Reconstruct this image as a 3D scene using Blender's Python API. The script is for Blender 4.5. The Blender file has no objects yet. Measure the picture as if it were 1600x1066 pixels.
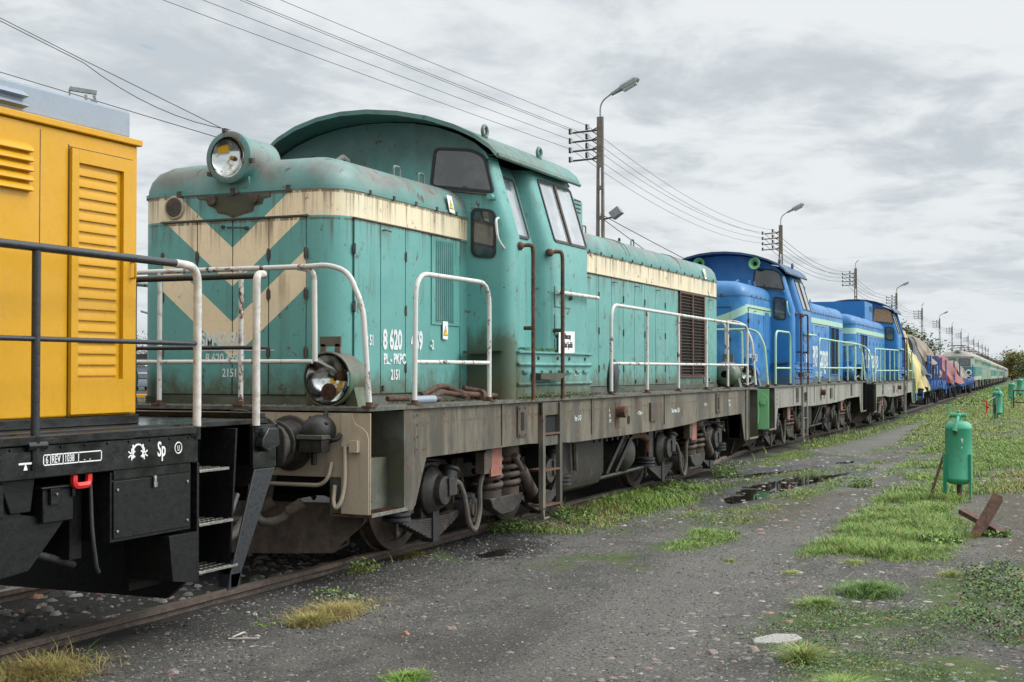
import bpy, math, random
import numpy as np
from mathutils import Vector, Matrix
R = math.radians
rng = random.Random(7)
nrg = np.random.default_rng(11)
S = bpy.context.scene
# ------------------------------------------------------------------ camera
CAM_Y, CAM_H = -6.645, 1.635
cd = bpy.data.cameras.new('camera')
cam = bpy.data.objects.new('camera', cd)
S.collection.objects.link(cam)
S.camera = cam
cd.sensor_width = 36.0
cd.lens = 36.0 * 2115 / 1600
cd.clip_start = 0.05
cd.clip_end = 6000
cam.location = (0, CAM_Y, CAM_H)
cam.rotation_euler = (R(90 + 1.2189), 0, R(22.9365 - 90))
# ------------------------------------------------------------------ view
S.view_settings.view_transform = 'Standard'
S.view_settings.look = 'None'
S.view_settings.exposure = 0.0
S.view_settings.gamma = 1.0
S.view_settings.use_curve_mapping = False
S.cycles.max_bounces = 6
# ------------------------------------------------------------------ node helpers


class Ex:
    """a value socket that can be combined with python operators"""
    def __init__(s, nt, sock): s.nt, s.s = nt, sock
    def _m(s, op, o, rev=False, clamp=False):
        n = s.nt.nodes.new('ShaderNodeMath'); n.operation = op; n.use_clamp = clamp
        a, b = (o, s) if rev else (s, o)
        for i, v in enumerate((a, b)):
            if v is None: continue
            if isinstance(v, Ex): s.nt.links.new(v.s, n.inputs[i])
            else: n.inputs[i].default_value = v
        return Ex(s.nt, n.outputs[0])
    def __add__(s, o): return s._m('ADD', o)
    __radd__ = __add__
    def __sub__(s, o): return s._m('SUBTRACT', o)
    def __rsub__(s, o): return s._m('SUBTRACT', o, True)
    def __mul__(s, o): return s._m('MULTIPLY', o)
    __rmul__ = __mul__
    def __truediv__(s, o): return s._m('DIVIDE', o)
    def gt(s, o): return s._m('GREATER_THAN', o)
    def lt(s, o): return s._m('LESS_THAN', o)
    def abs(s): return s._m('ABSOLUTE', None)
    def pow(s, o): return s._m('POWER', o)
    def max(s, o): return s._m('MAXIMUM', o)
    def min(s, o): return s._m('MINIMUM', o)
    def ramp(s, lo, hi, a=0.0, b=1.0):
        n = s.nt.nodes.new('ShaderNodeMapRange'); n.interpolation_type = 'SMOOTHSTEP'
        s.nt.links.new(s.s, n.inputs[0])
        n.inputs[1].default_value = lo; n.inputs[2].default_value = hi
        n.inputs[3].default_value = a; n.inputs[4].default_value = b
        return Ex(s.nt, n.outputs[0])


class NT:
    def __init__(s, tree):
        s.t = tree; s.nodes = tree.nodes; s.links = tree.links; s._obj = None
    def tc(s, kind='Object'):
        if s._obj is None: s._obj = s.nodes.new('ShaderNodeTexCoord')
        return s._obj.outputs[kind]
    def xyz(s, vec=None):
        n = s.nodes.new('ShaderNodeSeparateXYZ'); s.links.new(vec or s.tc(), n.inputs[0])
        return [Ex(s.t, o) for o in n.outputs]
    def combine(s, *v):
        n = s.nodes.new('ShaderNodeCombineXYZ')
        for i, a in enumerate(v):
            if isinstance(a, Ex): s.links.new(a.s, n.inputs[i])
            else: n.inputs[i].default_value = a
        return n.outputs[0]
    def scale(s, vec, sc, loc=(0, 0, 0)):
        n = s.nodes.new('ShaderNodeMapping'); s.links.new(vec or s.tc(), n.inputs[0])
        n.inputs['Scale'].default_value = sc; n.inputs['Location'].default_value = loc
        return n.outputs[0]
    def noise(s, scale=5, vec=None, detail=4, rough=.55, dist=0.0):
        n = s.nodes.new('ShaderNodeTexNoise'); s.links.new(vec or s.tc(), n.inputs['Vector'])
        n.inputs['Scale'].default_value = scale; n.inputs['Detail'].default_value = detail
        n.inputs['Roughness'].default_value = rough; n.inputs['Distortion'].default_value = dist
        return Ex(s.t, n.outputs[0])
    def voro(s, scale=5, vec=None, out=0):
        n = s.nodes.new('ShaderNodeTexVoronoi'); s.links.new(vec or s.tc(), n.inputs['Vector'])
        n.inputs['Scale'].default_value = scale
        return Ex(s.t, n.outputs[out])
    def mix(s, f, a, b):
        n = s.nodes.new('ShaderNodeMix'); n.data_type = 'RGBA'
        for sock, v in ((n.inputs[0], f), (n.inputs[6], a), (n.inputs[7], b)):
            if isinstance(v, Ex): s.links.new(v.s, sock)
            elif isinstance(v, bpy.types.NodeSocket): s.links.new(v, sock)
            elif isinstance(v, (int, float)): sock.default_value = v
            else: sock.default_value = (*v, 1)
        return n.outputs[2]
    def attr(s, name):
        n = s.nodes.new('ShaderNodeAttribute'); n.attribute_name = name
        return n
    def bump(s, h, dist=.01, strength=1.0):
        n = s.nodes.new('ShaderNodeBump'); s.links.new(h.s, n.inputs['Height'])
        n.inputs['Distance'].default_value = dist; n.inputs['Strength'].default_value = strength
        return n.outputs[0]


def material(name, fn):
    m = bpy.data.materials.new(name); m.use_nodes = True
    t = m.node_tree; t.nodes.clear()
    out = t.nodes.new('ShaderNodeOutputMaterial'); p = t.nodes.new('ShaderNodeBsdfPrincipled')
    t.links.new(p.outputs[0], out.inputs[0])
    nt = NT(t)
    r = fn(nt) or {}
    for k, v in r.items():
        sock = p.inputs[k]
        if isinstance(v, Ex): t.links.new(v.s, sock)
        elif isinstance(v, bpy.types.NodeSocket): t.links.new(v, sock)
        elif isinstance(v, (int, float)): sock.default_value = v
        else: sock.default_value = (*v, 1)
    return m
# ------------------------------------------------------------------ world: cloudy daylight sky
SUN_EL, SUN_AZ = R(42), R(-68)          # azimuth from +X towards +Y: the bright side is behind the camera's right shoulder
w = bpy.data.worlds.new('World'); S.world = w; w.use_nodes = True
t = w.node_tree; t.nodes.clear()
nt = NT(t)
out = t.nodes.new('ShaderNodeOutputWorld'); bg = t.nodes.new('ShaderNodeBackground')
t.links.new(bg.outputs[0], out.inputs[0]); bg.inputs[1].default_value = 0.1
sky = t.nodes.new('ShaderNodeTexSky'); sky.sky_type = 'NISHITA'; sky.sun_disc = False
sky.sun_elevation = SUN_EL; sky.sun_rotation = R(90) - SUN_AZ
sky.air_density = 1.0; sky.dust_density = 1.5
d = nt.tc('Generated')
x, y, z = nt.xyz(d)
zz = z.max(0.0) + 0.09
px, py = x / zz, y / zz
v = nt.combine(px, py, 0.0)
# rotate so the cloud banks run across the view, stretched sideways
mp = t.nodes.new('ShaderNodeMapping'); t.links.new(v, mp.inputs[0])
mp.inputs['Rotation'].default_value = (0, 0, R(18)); mp.inputs['Scale'].default_value = (0.8, 1.05, 1)
n1 = nt.noise(0.62, mp.outputs[0], 8, .53, .35)
n2 = nt.noise(1.7, nt.scale(mp.outputs[0], (1, 1, 1), (3.1, 7.7, 2)), 9, .6, .6)
n3 = nt.noise(4.2, nt.scale(mp.outputs[0], (1.2, 1, 1), (9.1, 1.7, 5)), 6, .6, .3)
cl = n1 * 0.42 + n2 * 0.38 + n3 * 0.20
shade = cl.ramp(.40, .54)
col = nt.mix(shade, (5.6, 6.15, 6.6), (8.3, 8.65, 8.85))
hole = (n1 * 0.45 + n2 * 0.3 + n3 * .25).ramp(.335, .375, 1.0, 0.0)
col = nt.mix(hole * 0.75, col, nt.mix(0.55, sky.outputs[0], (4.3, 6.4, 8.6)))
# slightly creamier low sky, brighter cloud overhead and round the veiled sun
low = z.ramp(0.0, .16)
col = nt.mix(low, nt.mix(.45, col, (6.9, 7.45, 7.8)), col)
sd = Vector((math.cos(SUN_EL) * math.cos(SUN_AZ), math.cos(SUN_EL) * math.sin(SUN_AZ), math.sin(SUN_EL)))
dot = x * sd.x + y * sd.y + z * sd.z
gain = z.ramp(.34, .85, 1.0, 1.6) + dot.ramp(.42, 1.0, 0.0, 2.4)
vm = t.nodes.new('ShaderNodeVectorMath'); vm.operation = 'SCALE'
t.links.new(col, vm.inputs[0]); t.links.new(gain.s, vm.inputs[3])
t.links.new(vm.outputs[0], bg.inputs[0])
sl = bpy.data.lights.new('sun', 'SUN'); sl.energy = 1.3; sl.angle = R(16); sl.color = (1, .965, .92)
so = bpy.data.objects.new('sun', sl); S.collection.objects.link(so)
so.rotation_euler = (-sd).to_track_quat('-Z', 'Y').to_euler()
# ------------------------------------------------------------------ materials


def weathered(name, colfn, rough=.42, rust=.5, streak=.5, moss=.6, chalk=.35, metal=0.0, grime=(.07, .065, .04), mossz=(1.34, 1.72), bump=.0015, coat=0.0, drips=(), rthr=.60, fade=(.38, .42, .40), corner=False, spec=.5):
    def fn(n):
        px, py, pz = n.xyz()
        base = colfn(n, px, py, pz)
        big = n.noise(1.6, None, 5, .6, .4)
        base = n.mix(big.ramp(.42, .68) * chalk, base, n.mix(.5, base, fade))
        fine = n.noise(28, None, 5, .6)
        base = n.mix(fine.ramp(.45, .8) * .22, base, n.mix(.5, base, (.03, .035, .03)))
        if streak:
            sv = n.scale(None, (9, 9, .55))
            st = n.noise(1.0, sv, 6, .65, .2)
            st2 = n.noise(.9, None, 3)
            base = n.mix(st.ramp(.52, .70) * st2.ramp(.40, .6) * streak, base, grime)
        for zt in drips:
            dn = n.noise(1.0, n.scale(None, (16, 16, .35), (zt, 0, 0)), 6, .7)
            dm = pz.ramp(zt - .32, zt) * pz.lt(zt)
            base = n.mix((dn.ramp(.47, .66) * dm * 1.1 + (pz.gt(zt - .022) * pz.lt(zt) * dn.ramp(.38, .5))).min(1.0) * .8, base, (.085, .062, .03))
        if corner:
            tp = pz.ramp(3.15, 4.1) * (py.abs()).ramp(1.15, 1.32, 1.0, 0.0) + n.noise(3, n.scale(None, (1, 1, .5)), 6, .7) * .8 - .4  # darker up to the roof: grime plus the visor's shade put into the colour
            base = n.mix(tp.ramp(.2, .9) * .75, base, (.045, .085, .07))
            cb = (px - 3.02).abs().ramp(.0, .34, 1.0, 0.0) * pz.ramp(1.5, 2.45, 1.0, 0.0) + n.noise(6, n.scale(None, (1, 1, .3)), 6, .7) * .9 - .55
            base = n.mix(cb.ramp(.15, .6) * .85, base, (.055, .062, .025))
        rr = None
        if rust:
            rs = n.noise(9, n.scale(None, (1, 1, .7)), 9, .72, .5)
            rg = n.noise(1.3, n.scale(None, (1, 1, 1), (4, 2, 1)), 3)
            rr = rs.ramp(rthr, rthr + .03) * rg.ramp(.40, .54) * min(1, rust * 1.4)
            base = n.mix(rr.min(1.0), base, n.mix(n.noise(40, None, 4), (.045, .02, .014), (.17, .065, .03)))
        if moss:
            mn = n.noise(5.5, n.scale(None, (1, 1, .8)), 6, .7)
            hh = pz + mn * -.75 + .37
            mm = hh.ramp(mossz[0], mossz[1], 1.0, 0.0) * moss
            base = n.mix(mm.min(1.0), base, n.mix(n.noise(17, None, 5), (.035, .045, .018), (.11, .10, .05)))
        rg_ = n.noise(6, None, 5, .6)
        ro = rg_.ramp(.3, .7, rough - .08, rough + .16)
        if rr is not None: ro = ro + rr * .35
        h = n.noise(3.0, None, 2) * 1.0 + fine * .12
        d_ = {'Base Color': base, 'Roughness': ro, 'Normal': n.bump(h, bump * 6, .35), 'Metallic': metal, 'Specular IOR Level': spec}
        if coat: d_['Coat Weight'] = coat
        return d_
    return material(name, fn)


def flat(c): return lambda n, x, y, z: n.mix(0.0, c, c)


def simple(name, c, rough=.5, var=.25, scale=12, metal=0.0, c2=None, bump=.002, spec=None):
    def fn(n):
        f = n.noise(scale, None, 6, .65)
        c_ = n.mix(f.ramp(.3, .7), tuple(a * (1 - var) for a in c), tuple(min(1, a * (1 + var)) for a in c))
        if c2: c_ = n.mix(n.noise(scale * .45, n.scale(None, (1, 1, 1), (5, 5, 5)), 7, .7).ramp(.52, .66), c_, c2)
        d_ = {'Base Color': c_, 'Roughness': f.ramp(.2, .8, rough - .07, rough + .1), 'Metallic': metal, 'Normal': n.bump(f, bump * 3, .5)}
        if spec is not None: d_['Specular IOR Level'] = spec
        return d_
    return material(name, fn)


TEAL = (.105, .315, .285); CREAM = (.84, .67, .44); CREAM2 = (.76, .64, .43)  # nose CREAM painted lighter to make up for the dim light there


def teal_hood(n, x, y, z):
    ay = y.abs()
    front = x.lt(.56)
    inner = ay.lt(.725)
    up = z - ay * .82
    v1 = up.gt(2.34) * up.lt(2.67) * inner
    v2 = up.gt(1.725) * up.lt(2.04) * inner
    vs = (v1 + v2).min(1.0) * z.lt(3.145)
    band = z.gt(2.915) * z.lt(3.145)
    bandf = band * up.gt(2.34) * up.lt(2.67)
    outer = band * ay.gt(.56) * ay.gt(.725)
    f = (vs + bandf + outer).min(1.0) * front
    side = band * (1.0 - front)
    m = (f + side).min(1.0)
    fade = n.mix(z.ramp(3.12, 3.22) * .35, TEAL, (.12, .26, .23))
    return n.mix(m, fade, n.mix(front, CREAM2, CREAM))


def teal_rear(n, x, y, z):
    band = z.gt(2.83) * z.lt(3.095)
    return n.mix(band, n.mix(z.ramp(3.08, 3.2) * .35, TEAL, (.12, .26, .23)), CREAM2)


BLUE = (.008, .15, .40); LGREEN = (.38, .58, .40)


def blue_hood(n, x, y, z):
    bz = 2.80
    curve = (y.abs() * y.abs()) * .28
    front = x.lt(.62)
    zz = z + front * (curve * -1.0 + .30)
    band = zz.gt(bz) * zz.lt(bz + .17)
    return n.mix(band, BLUE, LGREEN)


def blue_rear(n, x, y, z):
    band = z.gt(2.80) * z.lt(2.97)
    return n.mix(band, BLUE, LGREEN)


MT = {}
MT['teal_hood'] = weathered('teal_chevron_paint', teal_hood, rust=.6, streak=.5, moss=.95, drips=(3.13, 2.9), chalk=.25, fade=(.2, .40, .37))
MT['teal_rear'] = weathered('teal_banded_paint', teal_rear, rust=.8, streak=.6, moss=.95, drips=(3.08, 2.82), rthr=.585, fade=(.26, .44, .41))
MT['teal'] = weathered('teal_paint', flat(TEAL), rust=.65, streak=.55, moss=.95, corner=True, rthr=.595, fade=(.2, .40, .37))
MT['teal_roof'] = weathered('dull_teal_roof_paint', lambda n, x, y, z: n.mix((n.noise(2.2, None, 6, .7, .5).ramp(.35, .65) * z.ramp(3.12, 3.32) * 1.3).min(1.0) * .8, (.085, .235, .21), (.15, .115, .095)), rust=.6, streak=.45, moss=0, rough=.5, grime=(.06, .05, .03))
MT['lamp_teal'] = weathered('grimy_lamp_paint', lambda n, x, y, z: n.mix(z.ramp(1.45, 1.72), (.075, .20, .14), (.11, .10, .075)), rust=.8, streak=.7, moss=.9, mossz=(1.40, 1.62), rthr=.57)
MT['soffit'] = weathered('dark_teal_soffit', flat((.05, .14, .125)), rust=.3, streak=0, moss=0, rough=.7)  # darker teal for the underside of the cab roof
MT['teal_dark'] = weathered('corrugated_dark_teal', flat((.055, .20, .18)), rust=.3, streak=.3, moss=0, rough=.5)
MT['blue_soffit'] = weathered('dark_blue_soffit', flat((.02, .06, .14)), rust=.1, streak=0, moss=0, rough=.7)  # darker blue for the underside of the cab roof
MT['teal_cab_roof'] = weathered('teal_cab_roof_paint', lambda n, x, y, z: n.mix(n.noise(2, None, 6, .7).ramp(.35, .6), (.075, .215, .19), (.085, .14, .115)), rust=.4, streak=.6, moss=0, rough=.5)
MT['blue_hood'] = weathered('blue_banded_hood_paint', blue_hood, rust=.15, streak=.25, moss=.6, chalk=.7, fade=(.15, .40, .66))
MT['blue_rear'] = weathered('blue_banded_paint', blue_rear, rust=.2, streak=.25, moss=.6, chalk=.8, fade=(.17, .42, .68))
MT['blue'] = weathered('blue_paint', flat(BLUE), rust=.2, streak=.3, moss=.7, chalk=.4, fade=(.06, .28, .56))
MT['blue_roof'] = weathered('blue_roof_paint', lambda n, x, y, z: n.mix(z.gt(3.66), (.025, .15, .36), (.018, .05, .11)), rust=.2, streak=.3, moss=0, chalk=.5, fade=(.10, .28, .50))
MT['solebar'] = weathered('grimy_solebar_paint', lambda n, x, y, z: n.mix(n.noise(1.0, n.scale(None, (2.2, 1, .5)), 5, .7).ramp(.42, .6), (.15, .128, .09), (.055, .05, .038)), rust=.7, streak=1.0, moss=0, rough=.55, chalk=.1, grime=(.04, .034, .018), drips=(1.31, 1.20), rthr=.575)
MT['solebar_blue'] = weathered('grey_solebar_paint', lambda n, x, y, z: n.mix(n.noise(1.0, n.scale(None, (2.2, 1, .5)), 5, .7).ramp(.4, .65), (.27, .26, .22), (.16, .155, .13)), rust=.4, streak=.6, moss=0, rough=.55, chalk=.1)
MT['beige'] = weathered('beige_end_paint', flat((.40, .33, .24)), rust=.4, streak=.6, moss=0, rough=.5, chalk=.1, grime=(.16, .08, .035))
MT['endgreen'] = weathered('light_green_end_paint', flat((.17, .42, .19)), rust=.15, streak=.3, moss=0, rough=.45, chalk=.1)
MT['mossgrey'] = weathered('mossy_grey_paint', lambda n, x, y, z: n.mix(n.noise(6, None, 5, .7).ramp(.4, .6), (.045, .045, .036), (.065, .07, .034)), rust=.3, streak=.5, moss=0, rough=.7)
MT['deck'] = simple('dirty_deck', (.10, .095, .08), .8, .4, 14, c2=(.06, .065, .03))
MT['whiterust'] = weathered('rusty_white_tube_paint', flat((.58, .57, .53)), rust=1.0, streak=.5, moss=0, chalk=0, grime=(.36, .22, .12), rough=.4, rthr=.555)
MT['greentube'] = weathered('pale_green_tube_paint', flat((.36, .56, .40)), rust=.8, streak=.2, moss=0, chalk=0)
MT['rusty'] = simple('rusty_iron', (.095, .046, .028), .8, .5, 22, c2=(.05, .025, .02), bump=.004)
MT['rustred'] = simple('oxide_red_paint', (.28, .10, .075), .6, .25, 14)
MT['gear'] = simple('oily_running_gear', (.026, .022, .019), .55, .45, 18, c2=(.065, .047, .034), bump=.003)
MT['geardark'] = simple('dark_greasy_steel', (.016, .015, .014), .5, .4, 18, bump=.003)
MT['gearbrown'] = simple('brown_dusty_steel', (.075, .053, .038), .7, .35, 16, c2=(.035, .03, .026), bump=.003)
MT['steel'] = simple('bright_steel', (.35, .33, .30), .35, .2, 30, metal=.9)
MT['rubber'] = simple('black_rubber', (.03, .03, .032), .5, .3, 20)
MT['hose'] = simple('dusty_hose', (.085, .075, .06), .7, .3, 20, c2=(.14, .12, .08))
MT['seal'] = simple('window_rubber', (.018, .02, .02), .55, .3, 20)
MT['louvre'] = simple('rusty_louvre', (.10, .065, .045), .7, .5, 20, c2=(.05, .09, .08))
MT['louvredark'] = simple('dark_louvre', (.02, .035, .07), .6, .3, 20)
MT['void'] = simple('dark_inside', (.006, .006, .007), .9, .2, 4)
MT['glass'] = material('cab_glass', lambda n: {'Base Color': n.mix(n.noise(3, None, 5, .6).ramp(.4, .7), (.022, .026, .028), (.085, .09, .092)), 'Roughness': n.noise(5, None, 5).ramp(.3, .7, .03, .12), 'Specular IOR Level': .9, 'Coat Weight': .6, 'Coat Roughness': .03})
MT['sideglass'] = material('cloud_mottled_side_glass', lambda n: {'Base Color': n.mix(n.noise(2.4, None, 6, .65).ramp(.35, .7), (.13, .15, .16), (.30, .33, .34)), 'Roughness': n.noise(5, None, 5).ramp(.3, .7, .04, .2), 'Specular IOR Level': 1.0, 'Coat Weight': 1.0, 'Coat Roughness': .05})  # pale cloud-like mottle in the colour stands in for reflected sky
MT['chrome'] = material('lamp_reflector', lambda n: {'Base Color': n.mix(n.noise(14, None, 5).ramp(.5, .75), (.82, .82, .80), (.35, .28, .18)), 'Roughness': .12, 'Metallic': 1.0})
MT['lens'] = material('lamp_lens_glass', lambda n: {'Base Color': (.9, .92, .92), 'Roughness': .03, 'Transmission Weight': 1.0, 'IOR': 1.1, 'Specular IOR Level': .9})
MT['amber'] = simple('amber_bulb', (.55, .30, .05), .3, .2, 20)
MT['yellow'] = weathered('yellow_gloss_paint', flat((.58, .295, .006)), rust=0, streak=.1, moss=0, chalk=0, rough=.32, spec=.35, grime=(.25, .14, .02))
MT['greyroof'] = weathered('light_grey_roof_paint', flat((.25, .29, .34)), rust=0, streak=.15, moss=0, chalk=.1, rough=.35)
MT['black'] = weathered('fresh_black_gloss_paint', flat((.006, .006, .0065)), rust=0, streak=0, moss=0, chalk=.03, rough=.2, bump=.006, spec=.45)
MT['blackmatt'] = simple('black_matt_steel', (.006, .006, .0062), .42, .3, 20, spec=.3)  # even matt black with low specular
MT['tubegrey'] = simple('dark_grey_tube', (.022, .024, .028), .3, .2, 30)
MT['offwhite'] = simple('grubby_white_tube', (.55, .52, .47), .45, .18, 14, c2=(.36, .31, .25))
MT['red'] = simple('bright_red_paint', (.72, .03, .025), .35, .1, 20)
MT['white'] = simple('white_paint', (.78, .78, .76), .5, .06, 20)
MT['letter'] = simple('chalky_white_lettering', (.66, .70, .68), .6, .1, 30)
MT['ink'] = simple('black_print', (.02, .02, .03), .6, .1, 20)
MT['signyellow'] = simple('yellow_print', (.85, .52, .03), .5, .1, 20)
MT['tank'] = weathered('green_tank_paint', flat((.05, .33, .19)), rust=.35, streak=.3, moss=0, chalk=.35, rough=.4)
MT['concrete'] = simple('pole_concrete', (.18, .16, .128), .9, .25, 9, c2=(.12, .105, .08), bump=.004)
MT['galv'] = simple('lamp_grey', (.24, .26, .25), .45, .2, 12)
MT['insul'] = simple('white_porcelain', (.62, .62, .6), .25, .05, 12)
MT['iron'] = simple('dark_iron', (.06, .045, .038), .7, .4, 22, c2=(.10, .06, .04))
MT['railside'] = simple('rusty_rail', (.085, .062, .048), .8, .4, 24, c2=(.05, .038, .03))
MT['railtop'] = simple('worn_rail_head', (.15, .115, .09), .55, .25, 30, metal=.3)
MT['ply'] = simple('chipboard', (.36, .22, .13), .8, .5, 40)
MT['stakeblue'] = simple('blue_wagon_paint', (.03, .11, .33), .5, .35, 9, c2=(.12, .2, .4))
MT['egreen'] = weathered('dark_green_electric_paint', flat((.015, .17, .135)), rust=.2, streak=.5, moss=0)
MT['palegreen'] = weathered('pale_green_electric_paint', flat((.20, .27, .20)), rust=.4, streak=.9, moss=0)
MT['cream'] = weathered('cream_electric_paint', flat((.42, .39, .32)), rust=.5, streak=.8, moss=0)
MT['eroof'] = weathered('rusty_pale_roof', flat((.28, .25, .21)), rust=.9, streak=.6, moss=0)


def tarp(name, c):
    def fn(n):
        f = n.noise(2.2, None, 7, .65, .6); g = n.noise(.8, n.scale(None, (1, 1, .3)), 5, .7, 1.2)
        return {'Base Color': n.mix(g.ramp(.35, .7), tuple(a * .55 for a in c), tuple(min(1, a * 1.25) for a in c)), 'Roughness': .6, 'Normal': n.bump(f * 1.0 + g * .8, .12, .6)}
    return material(name, fn)


MT['tarpyellow'] = tarp('yellow_tarpaulin', (.46, .37, .13)); MT['tarpbrown'] = tarp('brown_tarpaulin', (.20, .15, .10))
MT['tarpgrey'] = tarp('dark_grey_tarpaulin', (.07, .08, .09)); MT['tarpred'] = tarp('red_tarpaulin', (.24, .05, .04))
# ------------------------------------------------------------------ mesh builder


class MB:
    def __init__(s, *mats): s.v = []; s.f = []; s.m = []; s.mats = [MT[a] if isinstance(a, str) else a for a in mats]; s.k = 0
    def add(s, vs, fs):
        b = len(s.v); s.v += [tuple(a) for a in vs]
        s.f += [tuple(b + i for i in f) for f in fs]; s.m += [s.k] * len(fs)
    def mat(s, k): s.k = k; return s
    def box(s, x0, x1, y0, y1, z0, z1):
        x0, x1 = min(x0, x1), max(x0, x1); y0, y1 = min(y0, y1), max(y0, y1); z0, z1 = min(z0, z1), max(z0, z1)
        s.add([(x, y, z) for x in (x0, x1) for y in (y0, y1) for z in (z0, z1)],
              [(0, 1, 3, 2), (4, 6, 7, 5), (0, 4, 5, 1), (2, 3, 7, 6), (0, 2, 6, 4), (1, 5, 7, 3)])
        return s
    def obox(s, c, ax, ay, az):
        """oriented box: centre and three half-extent vectors"""
        c, ax, ay, az = map(Vector, (c, ax, ay, az))
        s.add([c + i * ax + j * ay + k * az for i in (-1, 1) for j in (-1, 1) for k in (-1, 1)],
              [(0, 1, 3, 2), (4, 6, 7, 5), (0, 4, 5, 1), (2, 3, 7, 6), (0, 2, 6, 4), (1, 5, 7, 3)])
        return s
    def bar(s, p0, p1, wd, ht, up=(0, 0, 1)):
        p0, p1 = Vector(p0), Vector(p1); d = p1 - p0; u = Vector(up)
        side = d.cross(u)
        if side.length < 1e-6: side = d.cross(Vector((1, 0, 0)))
        side.normalize(); u = side.cross(d).normalized()
        return s.obox((p0 + p1) / 2, d / 2, side * wd / 2, u * ht / 2)
    def prism(s, poly, axis, a0, a1):
        """polygon in the plane across `axis`, extruded from a0 to a1; x: (y,z)  y: (x,z)  z: (x,y)"""
        def P3(p, a):
            return (a, p[0], p[1]) if axis == 'x' else (p[0], a, p[1]) if axis == 'y' else (p[0], p[1], a)
        n = len(poly)
        vs = [P3(p, a0) for p in poly] + [P3(p, a1) for p in poly]
        s.add(vs, [tuple(range(n))[::-1], tuple(range(n, 2 * n))] + [(i, (i + 1) % n, n + (i + 1) % n, n + i) for i in range(n)])
        return s
    def loft(s, rings, closed=True, cap0=False, cap1=False):
        n = len(rings[0]); b = len(s.v)
        s.v += [tuple(p) for r in rings for p in r]
        fs = []
        for j in range(len(rings) - 1):
            for i in range(n if closed else n - 1):
                k = (i + 1) % n
                fs.append((b + j * n + i, b + j * n + k, b + (j + 1) * n + k, b + (j + 1) * n + i))
        if cap0: fs.append(tuple(b + i for i in range(n))[::-1])
        if cap1: fs.append(tuple(b + (len(rings) - 1) * n + i for i in range(n)))
        s.f += fs; s.m += [s.k] * len(fs)
        return s
    def lathe(s, prof, o, axis, n=20, cap=True):
        """prof: list of (radius, distance along axis)"""
        o = Vector(o); a = Vector(axis).normalized()
        u = a.cross(Vector((0, 0, 1)) if abs(a.z) < .9 else Vector((1, 0, 0))).normalized(); w_ = a.cross(u)
        rings = [[o + a * h + (u * math.cos(2 * math.pi * i / n) + w_ * math.sin(2 * math.pi * i / n)) * r for i in range(n)] for r, h in prof]
        return s.loft(rings, True, cap, cap)
    def cyl(s, p0, p1, r0, r1=None, n=16):
        p0, p1 = Vector(p0), Vector(p1)
        return s.lathe([(r0, 0), (r1 if r1 is not None else r0, (p1 - p0).length)], p0, p1 - p0, n)
    def tube(s, pts, r, n=8, caps=True):
        P_ = [Vector(p) for p in pts]
        T = [(P_[min(i + 1, len(P_) - 1)] - P_[max(i - 1, 0)]).normalized() for i in range(len(P_))]
        u = T[0].cross(Vector((0, 0, 1)) if abs(T[0].z) < .9 else Vector((1, 0, 0))).normalized()
        rings = []
        for i, p in enumerate(P_):
            u = (u - T[i] * u.dot(T[i])).normalized(); w_ = T[i].cross(u)
            rr = r[i] if isinstance(r, (list, tuple)) else r
            rings.append([p + (u * math.cos(2 * math.pi * k / n) + w_ * math.sin(2 * math.pi * k / n)) * rr for k in range(n)])
        return s.loft(rings, True, caps, caps)
    def helix(s, c, r, z0, z1, turns, wire, n=8):
        k = int(turns * 14)
        return s.tube([(c[0] + r * math.cos(2 * math.pi * turns * i / k), c[1] + r * math.sin(2 * math.pi * turns * i / k), z0 + (z1 - z0) * i / k) for i in range(k + 1)], wire, n)
    def ball(s, c, rx, ry=None, rz=None, n=14, m=8):
        ry = ry or rx; rz = rz or rx
        rings = [[(c[0] + rx * math.sin(math.pi * j / m) * math.cos(2 * math.pi * i / n), c[1] + ry * math.sin(math.pi * j / m) * math.sin(2 * math.pi * i / n), c[2] - rz * math.cos(math.pi * j / m)) for i in range(n)] for j in range(1, m)]
        return s.loft(rings, True, True, True)
    def build(s, name, parent=None, smooth=35, bevel=0.0, **props):
        me = bpy.data.meshes.new(name)
        me.from_pydata(s.v, [], s.f); me.update()
        for m in s.mats: me.materials.append(m)
        if s.m: me.polygons.foreach_set('material_index', s.m)
        if smooth:
            me.polygons.foreach_set('use_smooth', [True] * len(me.polygons))
            me.set_sharp_from_angle(angle=R(smooth))
        o = bpy.data.objects.new(name, me); S.collection.objects.link(o)
        if bevel:
            b = o.modifiers.new('bevel', 'BEVEL'); b.width = bevel; b.segments = 2; b.limit_method = 'ANGLE'; b.angle_limit = R(40)
        if parent: o.parent = parent
        for k, v_ in props.items(): o[k] = v_
        return o


def thing(name, label, cat, loc=(0, 0, 0), rz=0.0, group=None):
    o = bpy.data.objects.new(name, None); S.collection.objects.link(o)
    o.empty_display_size = .2
    o.location = loc; o.rotation_euler = (0, 0, rz); o['label'] = label; o['category'] = cat
    if group: o['group'] = group
    return o


def text(body, name, parent, loc, rot, size, m='letter', sx=.62, bold=.0, align='LEFT', **props):
    c = bpy.data.curves.new(name, 'FONT'); c.body = body; c.size = size; c.extrude = .0015; c.offset = bold; c.align_x = align
    c.resolution_u = 3; c.materials.append(MT[m])
    tmp = bpy.data.objects.new(name, c); me = bpy.data.meshes.new_from_object(tmp); bpy.data.objects.remove(tmp); bpy.data.curves.remove(c)
    me.name = name
    o = bpy.data.objects.new(name, me); S.collection.objects.link(o)
    o.location = loc; o.rotation_euler = rot; o.scale = (sx, 1, 1)
    if parent: o.parent = parent
    for k, v_ in props.items(): o[k] = v_
    return o


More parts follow.
